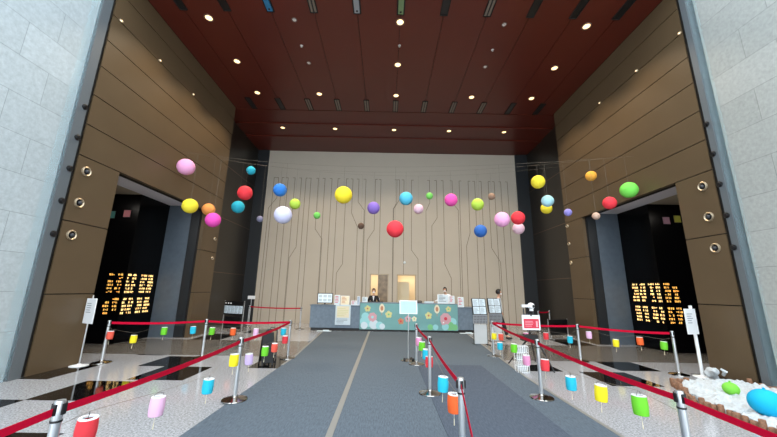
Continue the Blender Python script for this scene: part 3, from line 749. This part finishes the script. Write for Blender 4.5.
card('small_sign', -1.5, -1.25, yc, 1.075, 1.27, 'low white card with red print left of the teal banner', M['paper'], M['redprint'])
card('tent_card', -1.24, -.98+-.14, yc+.05, 1.075, 1.46, 'pale blue grey card at the corner of the taller counter', mat('pale blue paper', (178, 196, 220), .7), M['ink'])
card('name_card', -1.02, -.78, yc+.1, 1.21, 1.43, 'small white card on the taller counter left of the seated clerk', M['paper'])
t = thing('hanging_poster', 'pale poster hung on the front of the left counter wing', 'poster', (-1.82, 14.48, .25))
q = MB(); q.box(-.33, .33, -.006, .03, 0, .83); q.build('sheet', M['paper'], t)
q = MB(); q.box(-.27, .27, -.009, -.006, .3, .78); q.build('picture', M['cream'], t)
q = MB(); printed(q, -.24, .24, .34, .72, -.009, 5, 0); q.build('print', M['yellowprint'], t)
q = MB(); printed(q, -.26, .26, .05, .27, -.006, 4, 0); q.build('print', M['ink'], t)
card('acrylic_notice', 2.33, 2.83, yc, 1.21, 1.6, 'wide white notice on the counter before the clerk in white', M['paper'])
card('notice_card', 2.86, 3.1, yc+.02, 1.21, 1.55, 'narrow white card right of the wide notice on the counter', M['paper'], M['redprint'])
card('leaflet_card', 3.24, 3.5, yc, 1.075, 1.5, 'white card with red foot on the lower right counter wing', M['paper'], M['redprint'])
t = thing('paper_stack', 'low stack of white papers on the counter right of the notice stand', 'papers', (1.95, 14.75, 1.21))
for k in range(4):
    q = MB(); q.box(-.2+.01*k, .2+.008*k, -.12, .12, .02*k, .02*k+.018); q.build('paper', M['paper'], t)
t = thing('flat_keyboard', 'dark flat keyboard tray on the counter in front of the clerk in black', 'keyboard', (-.42, 14.75, 1.21))
q = MB(); q.box(-.34, .34, -.1, .1, 0, .03); q.build('tray', M['blackplastic'], t)
q = MB()
for k in range(12):
    for j in range(3): q.box(-.29+.05*k, -.25+.05*k, -.07+.05*j, -.03+.05*j, .03, .038)
q.build('keys', M['darkgrey'], t)
t = thing('desk_phone', 'dark telephone on the counter left of the clerk in white', 'telephone', (1.55, 14.8, 1.21))
q = MB(); q.box(-.1, .1, -.1, .1, 0, .05); q.build('body', M['darkgrey'], t, bevel=.01)
q = MB(); q.tube([(-.1, -.02, .07), (-.06, -.02, .085), (.06, -.02, .085), (.1, -.02, .07)], .02, 8); q.build('handset', M['blackplastic'], t, True)
# glass of papers on floor edges before counter
for x, lab in ((-2.55, 'white folded sheet on the floor below the left counter wing'), (3.5, 'white folded sheet on the floor below the right counter wing')):
    t = thing('floor_sheet', lab, 'paper', (x, 14.25, .012)); q = MB(); q.box(-.3, .3, -.1, .1, 0, .012); q.build('sheet', M['paper'], t); q = MB(); q.box(-.05, .2, -.06, .06, .012, .045); q.build('fold', M['paper'], t)

p = onY(404.6, 262.5, YB)
t = thing('wall_sensor', 'tiny white sensor dome on the beige wall above the doorways', 'sensor', p)
q = MB(); q.lathe([(0, .05), (.03, .045), (.05, .02), (.055, 0)], 14, mx=Matrix.Rotation(PI/2, 4, 'X')); q.build('dome', M['white'], t, True)
q = MB(); q.lathe([(.055, .006), (.07, .006), (.07, 0)], 16, mx=Matrix.Rotation(PI/2, 4, 'X')); q.build('ring', M['paper'], t, True)

# ------------------------------------------------------------------ notice stand on the carpet
t = thing('notice_stand', 'white sheet sign on a thin steel pole with round base, before the teal banner', 'sign stand', (.62, 8.72, .012))
q = MB(); q.lathe([(0, 0), (.2, 0), (.2, .012), (.05, .03), (.02, .05), (0, .05)], 24); q.build('base', M['chrome_dark'], t, True)
q = MB(); q.tube([(0, 0, .03), (0, 0, 1.2)], .013, 10); q.build('pole', M['chrome'], t, True)
mx = Matrix.Translation((0, -.02, 1.14)) @ Matrix.Rotation(-.2, 4, 'X')
q = MB(); q.box(-.23, .23, 0, .012, 0, .34, 0, mx); q.build('frame', M['chrome'], t)
q = MB(); q.box(-.215, .215, -.005, 0, .012, .328, 0, mx); q.build('sheet', mat('pale aqua sheet', (172, 196, 204), .8), t)
q = MB()
for x, y in ((-.1, -.05), (.08, .05), (.12, -.07)): q.sphere((x, y, .04), .035, 10, 6)
q.build('weight', M['blackplastic'], t, True)

# ------------------------------------------------------------------ info boards right of the counter
def info_board(x, y, lab, rz):
    t = thing('info_board', lab, 'notice board', (x, y, 0), rz, 'information boards')
    mx = Matrix.Translation((0, 0, .98)) @ Matrix.Rotation(-.22, 4, 'X')
    q = MB(); q.box(-.25, .25, 0, .03, 0, .55, 0, mx); q.build('panel_frame', M['blackplastic'], t)
    for i in range(2):
        for j in range(2):
            s = MB(); s.box(-.225+.23*i, -.01+.23*i, -.006, 0, .02+.265*j, .265+.265*j, 0, mx); sh = s.build('sheet', M['paper'], t)
            s = MB()
            for k in range(5): s.box(-.2+.23*i, -.2+.23*i+R.uniform(.08, .16), -.009, -.006, .05+.265*j+.04*k, .062+.265*j+.04*k, 0, mx)
            s.build('print', M['ink'], sh)
    q = MB(); q.box(-.25, .25, .02, .05, .68, .97, 0); 
    for i in range(9):
        for j in range(5): q.box(-.225+.052*i, -.2+.052*i, .015, .02, .70+.052*j, .725+.052*j, 1)
    q.build('perforated_panel', [M['perf'], M['blackplastic']], t)
    q = MB(); q.box(-.22, .22, .03, .045, .03, .66); q.build('lower_panel', M['acrylic'], t)
    for s in (-1, 1):
        q = MB(); q.tube([(s*.235, .06, 0), (s*.235, .06, .98), (s*.235, .17, 1.5)], .014, 8); q.tube([(s*.235, -.12, .012), (s*.235, .26, .012)], .014, 8); q.build('leg', M['blackplastic'], t, True)
info_board(3.28, 11.4, 'nearer of two sheet covered info boards right of the counter', .08)
info_board(4.08, 12.2, 'farther of two sheet covered info boards, before the walking person', .12)

# ------------------------------------------------------------------ tripod with thermal camera and red sign
tc = Vector((3.6, 8.3, 0))
t = thing('camera_tripod', 'black tripod with a white round camera behind the right belt', 'tripod', tc)
for fx, fy in ((3.10-3.6, .25), (3.84-3.6, -.58), (.35, .6)):
    q = MB(); ax = .12 if fx > .2 and fy < 0 else 0; q.tube([(ax, 0, .70), (ax+(fx-ax)*.55, fy*.55, .33)], .022, 8); q.tube([(ax+(fx-ax)*.5, fy*.5, .36), (fx, fy, 0.0)], .016, 8); q.build('leg', M['blackplastic'], t, True)
q = MB(); q.lathe([(0, .6), (.045, .6), (.05, .72), (.03, .76), (.018, .78), (.018, 1.28), (0, 1.28)], 14); q.build('column', M['blackplastic'], t, True)
q = MB(); q.box(-.16, .16, -.08, .08, .58, .74); q.box(-.24, -.05, -.1, .06, .6, .72); q.build('battery_box', M['blackplastic'], t, bevel=.01)
q = MB(); q.sphere((.07, -.02, 1.42), .085, 20, 12, 0, .95); q.lathe([(0, 0), (.045, 0), (.05, .03), (.045, .05)], 14, (0, 0, 0), 0, Matrix.Translation((.07, -.02, 1.3))); q.box(-.16, -.0, -.04, .05, 1.39, 1.45); cam_head = q.build('camera_head', M['white'], t, True)
q = MB(); q.sphere((.09, -.085, 1.42), .042, 16, 8, 0, 1, 1, .6); q.build('camera_lens', M['blackplastic'], cam_head, True)
for s in (-.12, .12):
    q = MB(); q.tube([(s, 0, 1.1), (s, 0, 1.36)], .015, 8); q.tube([(0, 0, 1.22), (s, 0, 1.22)], .012, 8); q.build('strut', M['darkgrey'], t, True)
t = thing('red_sign', 'white bordered red sign hung on the tripod', 'sign', (3.59, 8.17, .86), .05)
q = MB(); q.box(-.225, .225, -.012, .012, 0, .35); q.build('border', M['white'], t, bevel=.004)
q = MB(); q.box(-.19, .19, -.016, -.012, .04, .26); q.build('red_field', M['redprint'], t)
q = MB(); printed(q, -.16, .06, .07, .22, -.016, 4, 0); q.box(.115, .155, -.019, -.016, .09, .21); q.tube([(.135, -.018, .09), (.135, -.018, .075)], .025, 8); q.build('print', mat('pale red print', (244, 170, 178), .6), t)
q = MB(); q.box(-.01, .02, -.02, .02, .32, .38); q.build('clip', M['blackplastic'], t)
# white wire rack
t = thing('wire_rack', 'small white wire mesh rack on the floor below the tripod sign', 'rack', (3.12, 7.72, 0), .1)
q = MB()
for i in range(7):
    x = -.13+.26*i/6; q.tube([(x, -.06, 0), (x, -.06, .56)], .006, 5); q.tube([(x, .08, 0), (x, .08, .56)], .006, 5)
for z in (.01, .14, .28, .42, .56):
    q.tube([(-.13, -.06, z), (.13, -.06, z), (.13, .08, z), (-.13, .08, z), (-.13, -.06, z)], .006, 5)
q.build('mesh', M['white'], t)
for z in (.05, .24, .42):
    q = MB(); q.box(-.11, .11, -.04, .06, z, z+.1); q.build('tray', M['acrylic'], t)

# ------------------------------------------------------------------ folding signs on the left
def a_frame(x, y, w, h, c, lab, rz):
    t = thing('folding_sign', lab, 'folding sign', (x, y, 0), rz)
    for s in (-1, 1):
        mx = Matrix.Translation((0, s*.15, 0)) @ Matrix.Rotation(s*math.atan2(.14, h), 4, 'X')
        q = MB(); q.box(-w, -w+.03, -.012, .012, 0, h, 0, mx); q.box(w-.03, w, -.012, .012, 0, h, 0, mx); q.box(-w+.03, w-.03, -.012, .012, h-.05, h, 0, mx); q.box(-w+.03, w-.03, -.012, .012, .06, .1, 0, mx); q.build('leg_frame', M['blackplastic'], t)
        q = MB(); q.box(-w+.03, w-.03, -.008, .008, .1, h-.05, 0, mx); q.build('panel', c, t)
    q = MB(); q.tube([(-.06, 0, h-.01), (-.05, 0, h+.03), (.05, 0, h+.03), (.06, 0, h-.01)], .01, 6); q.build('handle', M['blackplastic'], t)
a_frame(-2.78, 8.1, .13, .72, M['blackplastic'], 'black folding sign standing on a black floor tile by the left carpet', .6)
a_frame(-2.92, 8.8, .13, .72, M['doorleaf'], 'brownish folding sign just behind the black one', .5)

# left notice rack and the dark rack on the right
def rack(x, y, rz, lab, sheets):
    t = thing('notice_rack', lab, 'notice rack', (x, y, 0), rz)
    for s in (-1, 1):
        q = MB(); q.tube([(s*.5, .05, 0), (s*.5, .05, 1.22 if sheets else .74)], .018, 8); q.tube([(s*.5, -.2, .018), (s*.5, .3, .018)], .018, 8); q.build('leg', M['chrome'], t, True)
    q = MB(); q.box(-.5, .5, .03, .06, .66 if sheets else .45, 1.2 if sheets else .72); q.box(-.42, .42, .03, .055, .14, .6); q.build('board', M['blackplastic'], t)
    if sheets:
        for k in range(5):
            q = MB(); q.box(-.47+.19*k, -.3+.19*k, .02, .03, .72, 1.02); s_ = q.build('sheet', M['paper'], t)
            q = MB(); printed(q, -.455+.19*k, -.32+.19*k, .74, 1.0, .02, 5, 0); q.build('print', M['ink'], s_)
        for k in range(3):
            q = MB(); q.sphere((-.42+.13*k, .02, 1.12), .028, 12, 8); q.build('clip_light', M['white'], t, True)
rack(-6.15, 13.5, -.35, 'notice rack with a row of pale sheets before the left dark wall', True)
rack(6.9, 13.2, .35, 'low dark empty notice rack before the right dark wall', False)
t = thing('wall_sign', 'small white sign on a post at the left edge of the beige wall', 'sign', (-6.62, 16.4, 0))
q = MB(); q.tube([(0, 0, 0), (0, 0, 1.28)], .014, 8); q.lathe([(0, 0), (.14, 0), (.14, .012), (0, .02)], 16); q.build('post', M['chrome'], t, True)
q = MB(); q.box(-.18, .18, -.02, 0, 1.2, 1.36); q.build('plate', M['white'], t)

# ------------------------------------------------------------------ pole signs at both alcoves
def pole_sign(x, y, rz, lab, dx, thick):
    t = thing('pole_sign', lab, 'sign', (x, y, 0), rz)
    q = MB(); q.lathe([(0, 0), (.17, 0), (.17, .012), (.06, .025), (.03, .05), (0, .05)], 24); q.build('base', M['white'], t, True)
    q = MB(); q.tube([(0, 0, .03), (0, 0, 1.52)], thick, 12); q.build('pole', M['white'] if thick > .02 else M['chrome'], t, True)
    q = MB(); q.box(dx-.18, dx+.18, -.05, -.03, .9, 1.45); q.build('plate', M['white'], t, bevel=.004)
    q = MB(); printed(q, dx-.13, dx+.06, 1.12, 1.36, -.05, 5, 0); q.build('print', M['ink'], t)
    q = MB(); q.box(dx-.05, dx+.05, -.03, .0, 1.12, 1.2); q.build('bracket', M['chrome'], t)
pole_sign(-6.73, 7.66, -.38, 'narrow white sign on a steel pole by the left bronze pillar', .06, .014)
pole_sign(7.03, 7.56, .3, 'white sign on a white pole beside the log edged bed', -.12, .032)

# ------------------------------------------------------------------ log edged bed of cotton snow with balls
t = thing('log_edging', 'border of short brown logs around the white cotton bed at lower right', 'edging', (6.2, 6.0, 0))
path = []
def run(a, b):
    a, b = Vector((*a, 0)), Vector((*b, 0)); L = (b-a).length; n = max(2, int(L/.108))
    for i in range(n): path.append((a.lerp(b, i/n), b-a))
run((5.1, 4.2), (5.14, 5.75)); run((5.14, 5.75), (5.75, 6.85)); run((5.75, 6.85), (6.3, 7.1)); 
run((7.35, 6.9), (7.42, 4.3))
for p, d in path:
    q = MB(); h = R.choice((.075, .10, .135, .15)); r = R.uniform(.036, .05); c = p-Vector((6.2, 6.0, 0))+Vector((R.uniform(-.012, .012), R.uniform(-.012, .012), 0))
    q.lathe([(0, 0), (r, 0), (r*1.04, h*.5), (r, h-.008), (r*.85, h), (0, h)], 10, tuple(c)); q.build('log', M['wood'], t, True)
q = MB()
outline = [(5.18, 4.2), (5.22, 5.72), (5.82, 6.8), (6.35, 7.1), (7.3, 7.1), (7.3, 4.2)]
def inside(x, y):
    c = False; n = len(outline)
    for i in range(n):
        (xa, ya), (xb, yb) = outline[i], outline[(i+1) % n]
        if (ya > y) != (yb > y) and x < (xb-xa)*(y-ya)/(yb-ya)+xa: c = not c
    return c
import mathutils.noise as mn
gx, gy = 46, 60; grid = {}
for i in range(gx+1):
    for j in range(gy+1):
        x = 5.18+2.12*i/gx; y = 4.2+2.9*j/gy
        z = 0.065+.05*mn.noise(Vector((x*3, y*3, 0)))+.09*mn.noise(Vector((x*11, y*11, 4)))
        grid[i, j] = (x, y, max(.02, z))
vs = {}
for i in range(gx):
    for j in range(gy):
        cx_, cy_ = (grid[i, j][0]+grid[i+1, j+1][0])/2, (grid[i, j][1]+grid[i+1, j+1][1])/2
        if inside(cx_, cy_):
            f = []
            for k in ((i, j), (i+1, j), (i+1, j+1), (i, j+1)):
                if k not in vs: vs[k] = q.bm.verts.new(grid[k])
                f.append(vs[k])
            q.bm.faces.new(f)
ed = [e for e in q.bm.edges if len(e.link_faces) == 1]
ex = bmesh.ops.extrude_edge_only(q.bm, edges=ed)
for v in ex['geom']:
    if isinstance(v, bmesh.types.BMVert): v.co.z = 0
o = tag(q.build('cotton_snow', M['cotton'], smooth=True), 'fluffy white cotton covering the log edged bed', 'cotton'); o['kind'] = 'stuff'
def floorball(px, py, r, c, lab, z0=.06):
    p = onZ(px, py, z0+r*.8); t = thing('party_balloon', lab, 'balloon', (p.x, p.y, z0), R.uniform(0, 3))
    q = MB(); q.sphere((0, 0, r*.9), r, 24, 16, 0, .92); q.build('balloon_skin', cmat(lab[:14], c), t, True)
    q = MB(); q.lathe([(.008, 0), (.02, .02), (.0, .03)], 10, (0, 0, r*1.8)); q.build('knot', cmat(lab[:14], c), t, True)
M['c_glossy aqua bal'] = M['c_glossy aqua b'] = None
del M['c_glossy aqua bal'], M['c_glossy aqua b']
floorball(731, 389.5, .115, (120, 200, 70), 'light green balloon resting in the cotton by the bronze pillar')
floorball(767, 404.5, .2, (20, 170, 216), 'large aqua blue balloon resting in the cotton at the right edge')
t = thing('cotton_wrap', 'white crumpled cotton wrapped around the foot of the right sign pole', 'cotton wrap', (7.05, 7.42, 0))
q = MB()
for k in range(9): q.sphere((R.uniform(-.1, .06), R.uniform(-.2, .0)-.03, .05+.14*R.random()), R.uniform(.04, .075), 10, 7)
o = q.build('wrap', M['cotton'], t, True); rm = o.modifiers.new('remesh', 'REMESH'); rm.mode = 'VOXEL'; rm.voxel_size = .02
for a in (0, 1):
    q = MB(); q.tube([(-.1+.2*a, -.2, .12), (-.15+.25*a, -.26, .2), (-.05+.1*a, -.22, .25)], [.03, .04, .02], 8); q.build('tuft', M['cotton'], t, True)

# ------------------------------------------------------------------ people
def skin_mesh(verts, edges, radii, root=0, sub=2):
    me = bpy.data.meshes.new('tmp'); me.from_pydata(verts, edges, []); o = bpy.data.objects.new('tmp', me); COL.objects.link(o)
    o.modifiers.new('s', 'SKIN')
    for i, r in enumerate(radii):
        sv = me.skin_vertices[0].data[i]; sv.radius = r if isinstance(r, tuple) else (r, r); sv.use_root = (i == root)
    ss = o.modifiers.new('u', 'SUBSURF'); ss.levels = sub; ss.render_levels = sub
    dg = bpy.context.evaluated_depsgraph_get(); ev = o.evaluated_get(dg)
    out = bpy.data.meshes.new_from_object(ev)
    bpy.data.objects.remove(o); bpy.data.meshes.remove(me)
    return out
def person(loc, rz, label, hands, lean=(0, 0), legs=((-.1, 0), (.1, 0)), top='suit', mask=True, lanyard=False):
    """hands: two wrist positions and elbows, local; facing -Y"""
    t = thing('person', label, 'person', loc, rz)
    lx, ly = lean
    hip = Vector((0, 0, .93)); wst = Vector((lx*.25, ly*.25, 1.08)); chs = Vector((lx*.7, ly*.7, 1.32)); nk = Vector((lx, ly, 1.47)); hd = Vector((lx*1.1, ly*1.15-.01, 1.56))
    V = [hip, wst, chs, nk, hd]; E = [(0, 1), (1, 2), (2, 3), (3, 4)]; Rr = [(.13, .10), (.125, .09), (.145, .10), (.055, .055), (.05, .05)]
    shirtV, shirtE, shirtR = [hip+Vector((0, 0, -.05)), wst, chs, nk-Vector((0, 0, .03))], [(0, 1), (1, 2), (2, 3)], [(.16, .125), (.145, .11), (.165, .12), (.075, .075)]
    fingers = []
    for s, (el, wr) in zip((-1, 1), hands):
        sh = chs+Vector((s*.165, 0, .07)); el = Vector(el); wr = Vector(wr)
        n = len(V); V += [sh, el, wr, wr+(wr-el).normalized()*.07]; E += [(2, n), (n, n+1), (n+1, n+2), (n+2, n+3)]; Rr += [.055, .04, .028, (.038, .02)]
        n = len(shirtV); wq = el.lerp(wr, .93); shirtV += [sh, el, wq]; shirtE += [(2, n), (n, n+1), (n+1, n+2)]; shirtR += [.072, .056, .044]
        dirv = (wr-el).normalized(); sidev = dirv.cross(Vector((0, 0, 1)));
        if sidev.length < .1: sidev = Vector((1, 0, 0))
        sidev.normalize(); dn = dirv.cross(sidev)
        if dn.z > 0: dn = -dn
        b0 = wr+dirv*.06
        for k, L in enumerate((.07, .08, .075, .06)):
            a = b0+sidev*(.027-.018*k); fingers.append([a, a+dirv*L*.55+dn*.008, a+dirv*L*.9+dn*.03])
        fingers.append([wr+dirv*.02, wr+dirv*.05-sidev*s*.035, wr+dirv*.085-sidev*s*.045+dn*.01])
    trV, trE, trR = [hip+Vector((0, 0, .06)), hip-Vector((0, 0, .04))], [(0, 1)], [(.145, .115), (.15, .12)]
    for s, (fx, fy) in zip((-1, 1), legs):
        kn = Vector((s*.09+fx*.2, fy*.45-.03*(fy < 0), .5)); an = Vector((fx, fy, .09))
        n = len(V); V += [Vector((s*.085, 0, .84)), kn, an, Vector((fx, fy-.14, .045))]; E += [(0, n), (n, n+1), (n+1, n+2), (n+2, n+3)]; Rr += [.085, .058, .042, (.042, .035)]
        n = len(trV); trV += [Vector((s*.09, 0, .8)), kn, an+Vector((0, 0, .03))]; trE += [(1, n), (n, n+1), (n+1, n+2)]; trR += [.1, .075, .065]
    me = skin_mesh([tuple(v) for v in V], E, Rr)
    q = MB(); q.bm.from_mesh(me)
    hc = hd+Vector((0, -.015, .09))
    q.sphere(tuple(hc), .078, 20, 14, 0, 1.42, .95, 1.12)
    q.sphere(tuple(hc+Vector((0, -.088, -.012))), .017, 8, 6, 0, 1.5)                 # nose
    q.sphere(tuple(hc+Vector((0, -.055, -.075))), .042, 10, 8, 0, .8)                 # jaw
    for s in (-1, 1): q.sphere(tuple(hc+Vector((s*.077, .005, -.005))), .024, 8, 6, 0, 1.3, .45, .8)
    for f in fingers: q.tube([tuple(p) for p in f], [.0095, .009, .007], 8)
    body = q.build('body', M['skin'], t, True)
    rm = body.modifiers.new('remesh', 'REMESH'); rm.mode = 'VOXEL'; rm.voxel_size = .009; rm.use_smooth_shade = True
    for s in (-1, 1):
        q = MB(); q.sphere(tuple(hc+Vector((s*.03, -.078, .018))), .011, 8, 6, 0, .7); q.build('eye', M['blackplastic'], body, True)
    q = MB(); q.box(hc.x-.025, hc.x+.025, hc.y-.09, hc.y-.08, hc.z-.066, hc.z-.056); q.build('mouth', M['pinkprint'], body)
    q = MB(); n = 20
    q.sphere(tuple(hc+Vector((0, .012, .02))), .089, 22, 14, 0, 1.28, .98, 1.12)
    cut = [v for v in q.bm.verts if (v.co-hc).y < -.045 and (v.co-hc).z < .05 or (v.co-hc).z < -.06]
    bmesh.ops.delete(q.bm, geom=cut, context='VERTS')
    hr = q.build('hair', M['hair'], t, True); so = hr.modifiers.new('so', 'SOLIDIFY'); so.thickness = .012; so.offset = 0
    def cloth(name, vv, ee, rr_, mt):
        mm = skin_mesh([tuple(v) for v in vv], ee, rr_); o = bpy.data.objects.new(name, mm); COL.objects.link(o); o.parent = t
        mm.materials.clear(); mm.materials.append(mt); mm.polygons.foreach_set('use_smooth', [True]*len(mm.polygons)); return o
    cloth('shirt' if top == 'shirt' else 'jacket', shirtV, shirtE, shirtR, M[top]); cloth('trousers', trV, trE, trR, M['trouser'])
    if top == 'suit':
        q = MB(); a = chs+Vector((0, -.118, -.02)); q.bm.faces.new([q.bm.verts.new(p) for p in (a+Vector((-.05, .0, .13)), a+Vector((.05, 0, .13)), a+Vector((.0, -.01, -.12)))]); w_ = q.build('shirt_front', M['shirt'], t)
        so = w_.modifiers.new('so', 'SOLIDIFY'); so.thickness = .03; so.offset = 0
    if mask:
        q = MB(); q.sphere(tuple(hc+Vector((0, -.052, -.05))), .052, 14, 10, 0, .85, 1.1, .95); q.build('face_mask', M['mask'], t, True)
    for s, (fx, fy) in zip((-1, 1), legs):
        q = MB(); q.sphere((fx, fy-.06, .045), .05, 14, 8, 0, .9, 1, 2.5); q.build('shoe', M['blackplastic'], t, True)
    return t
person((-.55, 15.75, .04), 0, 'person in a black jacket and white shirt behind the counter at the left doorway', (((-.27, .02, 1.12), (-.12, -.26, 1.09)), ((.27, .02, 1.12), (.12, -.26, 1.09))))
person((2.98, 15.62, .15), -.5, 'person in a white shirt leaning left behind the counter with arm stretched out', (((-.36, -.12, 1.2), (-.55, -.36, 1.09)), ((.26, -.05, 1.14), (.12, -.3, 1.1))), lean=(-.06, -.16), top='shirt')
person((4.44, 12.85, 0), 1.2, 'person in a white shirt and dark trousers walking behind the info boards', (((-.24, .05, 1.16), (-.24, -.1, .93)), ((.24, .06, 1.16), (.25, .0, .92))), legs=((-.09, .2), (.09, -.22)), top='shirt').scale = (1.05, 1.05, 1.05)

# ------------------------------------------------------------------ light
w = bpy.data.worlds.new('daylight'); scn.world = w; w.use_nodes = True
nt = w.node_tree; bg = nt.nodes['Background']
bg.inputs[0].default_value = (.84, .93, 1.0, 1); bg.inputs[1].default_value = 4.3
def area(name, loc, sx, sy, e, col, rot=(0, 0, 0)):
    L = bpy.data.lights.new(name, 'AREA'); L.shape = 'RECTANGLE'; L.size = sx; L.size_y = sy; L.energy = e; L.color = col
    o = bpy.data.objects.new(name, L); COL.objects.link(o); o.location = loc; o.rotation_euler = rot
for sx in (-9.4, 10.0):
    area('alcove_fill_light', (sx, 8.3, 4.72), 1.2, .6, 50, (1, .92, .82))  # unseen fill lights added to brighten the alcoves and their soffits
area('doorway_lamp', (-.6, 18.6, 2.75), 1.2, .8, 26, (1, .9, .74)); area('doorway_lamp', (1.6, 18.6, 2.75), 1.6, .8, 30, (1, .9, .74))

scn.view_settings.view_transform = 'Standard'; scn.view_settings.look = 'None'; scn.view_settings.gamma = 1; scn.view_settings.use_curve_mapping = False
scn.view_settings.exposure = 0.0
scn.cycles.use_denoising = True
scn.cycles.max_bounces = 8
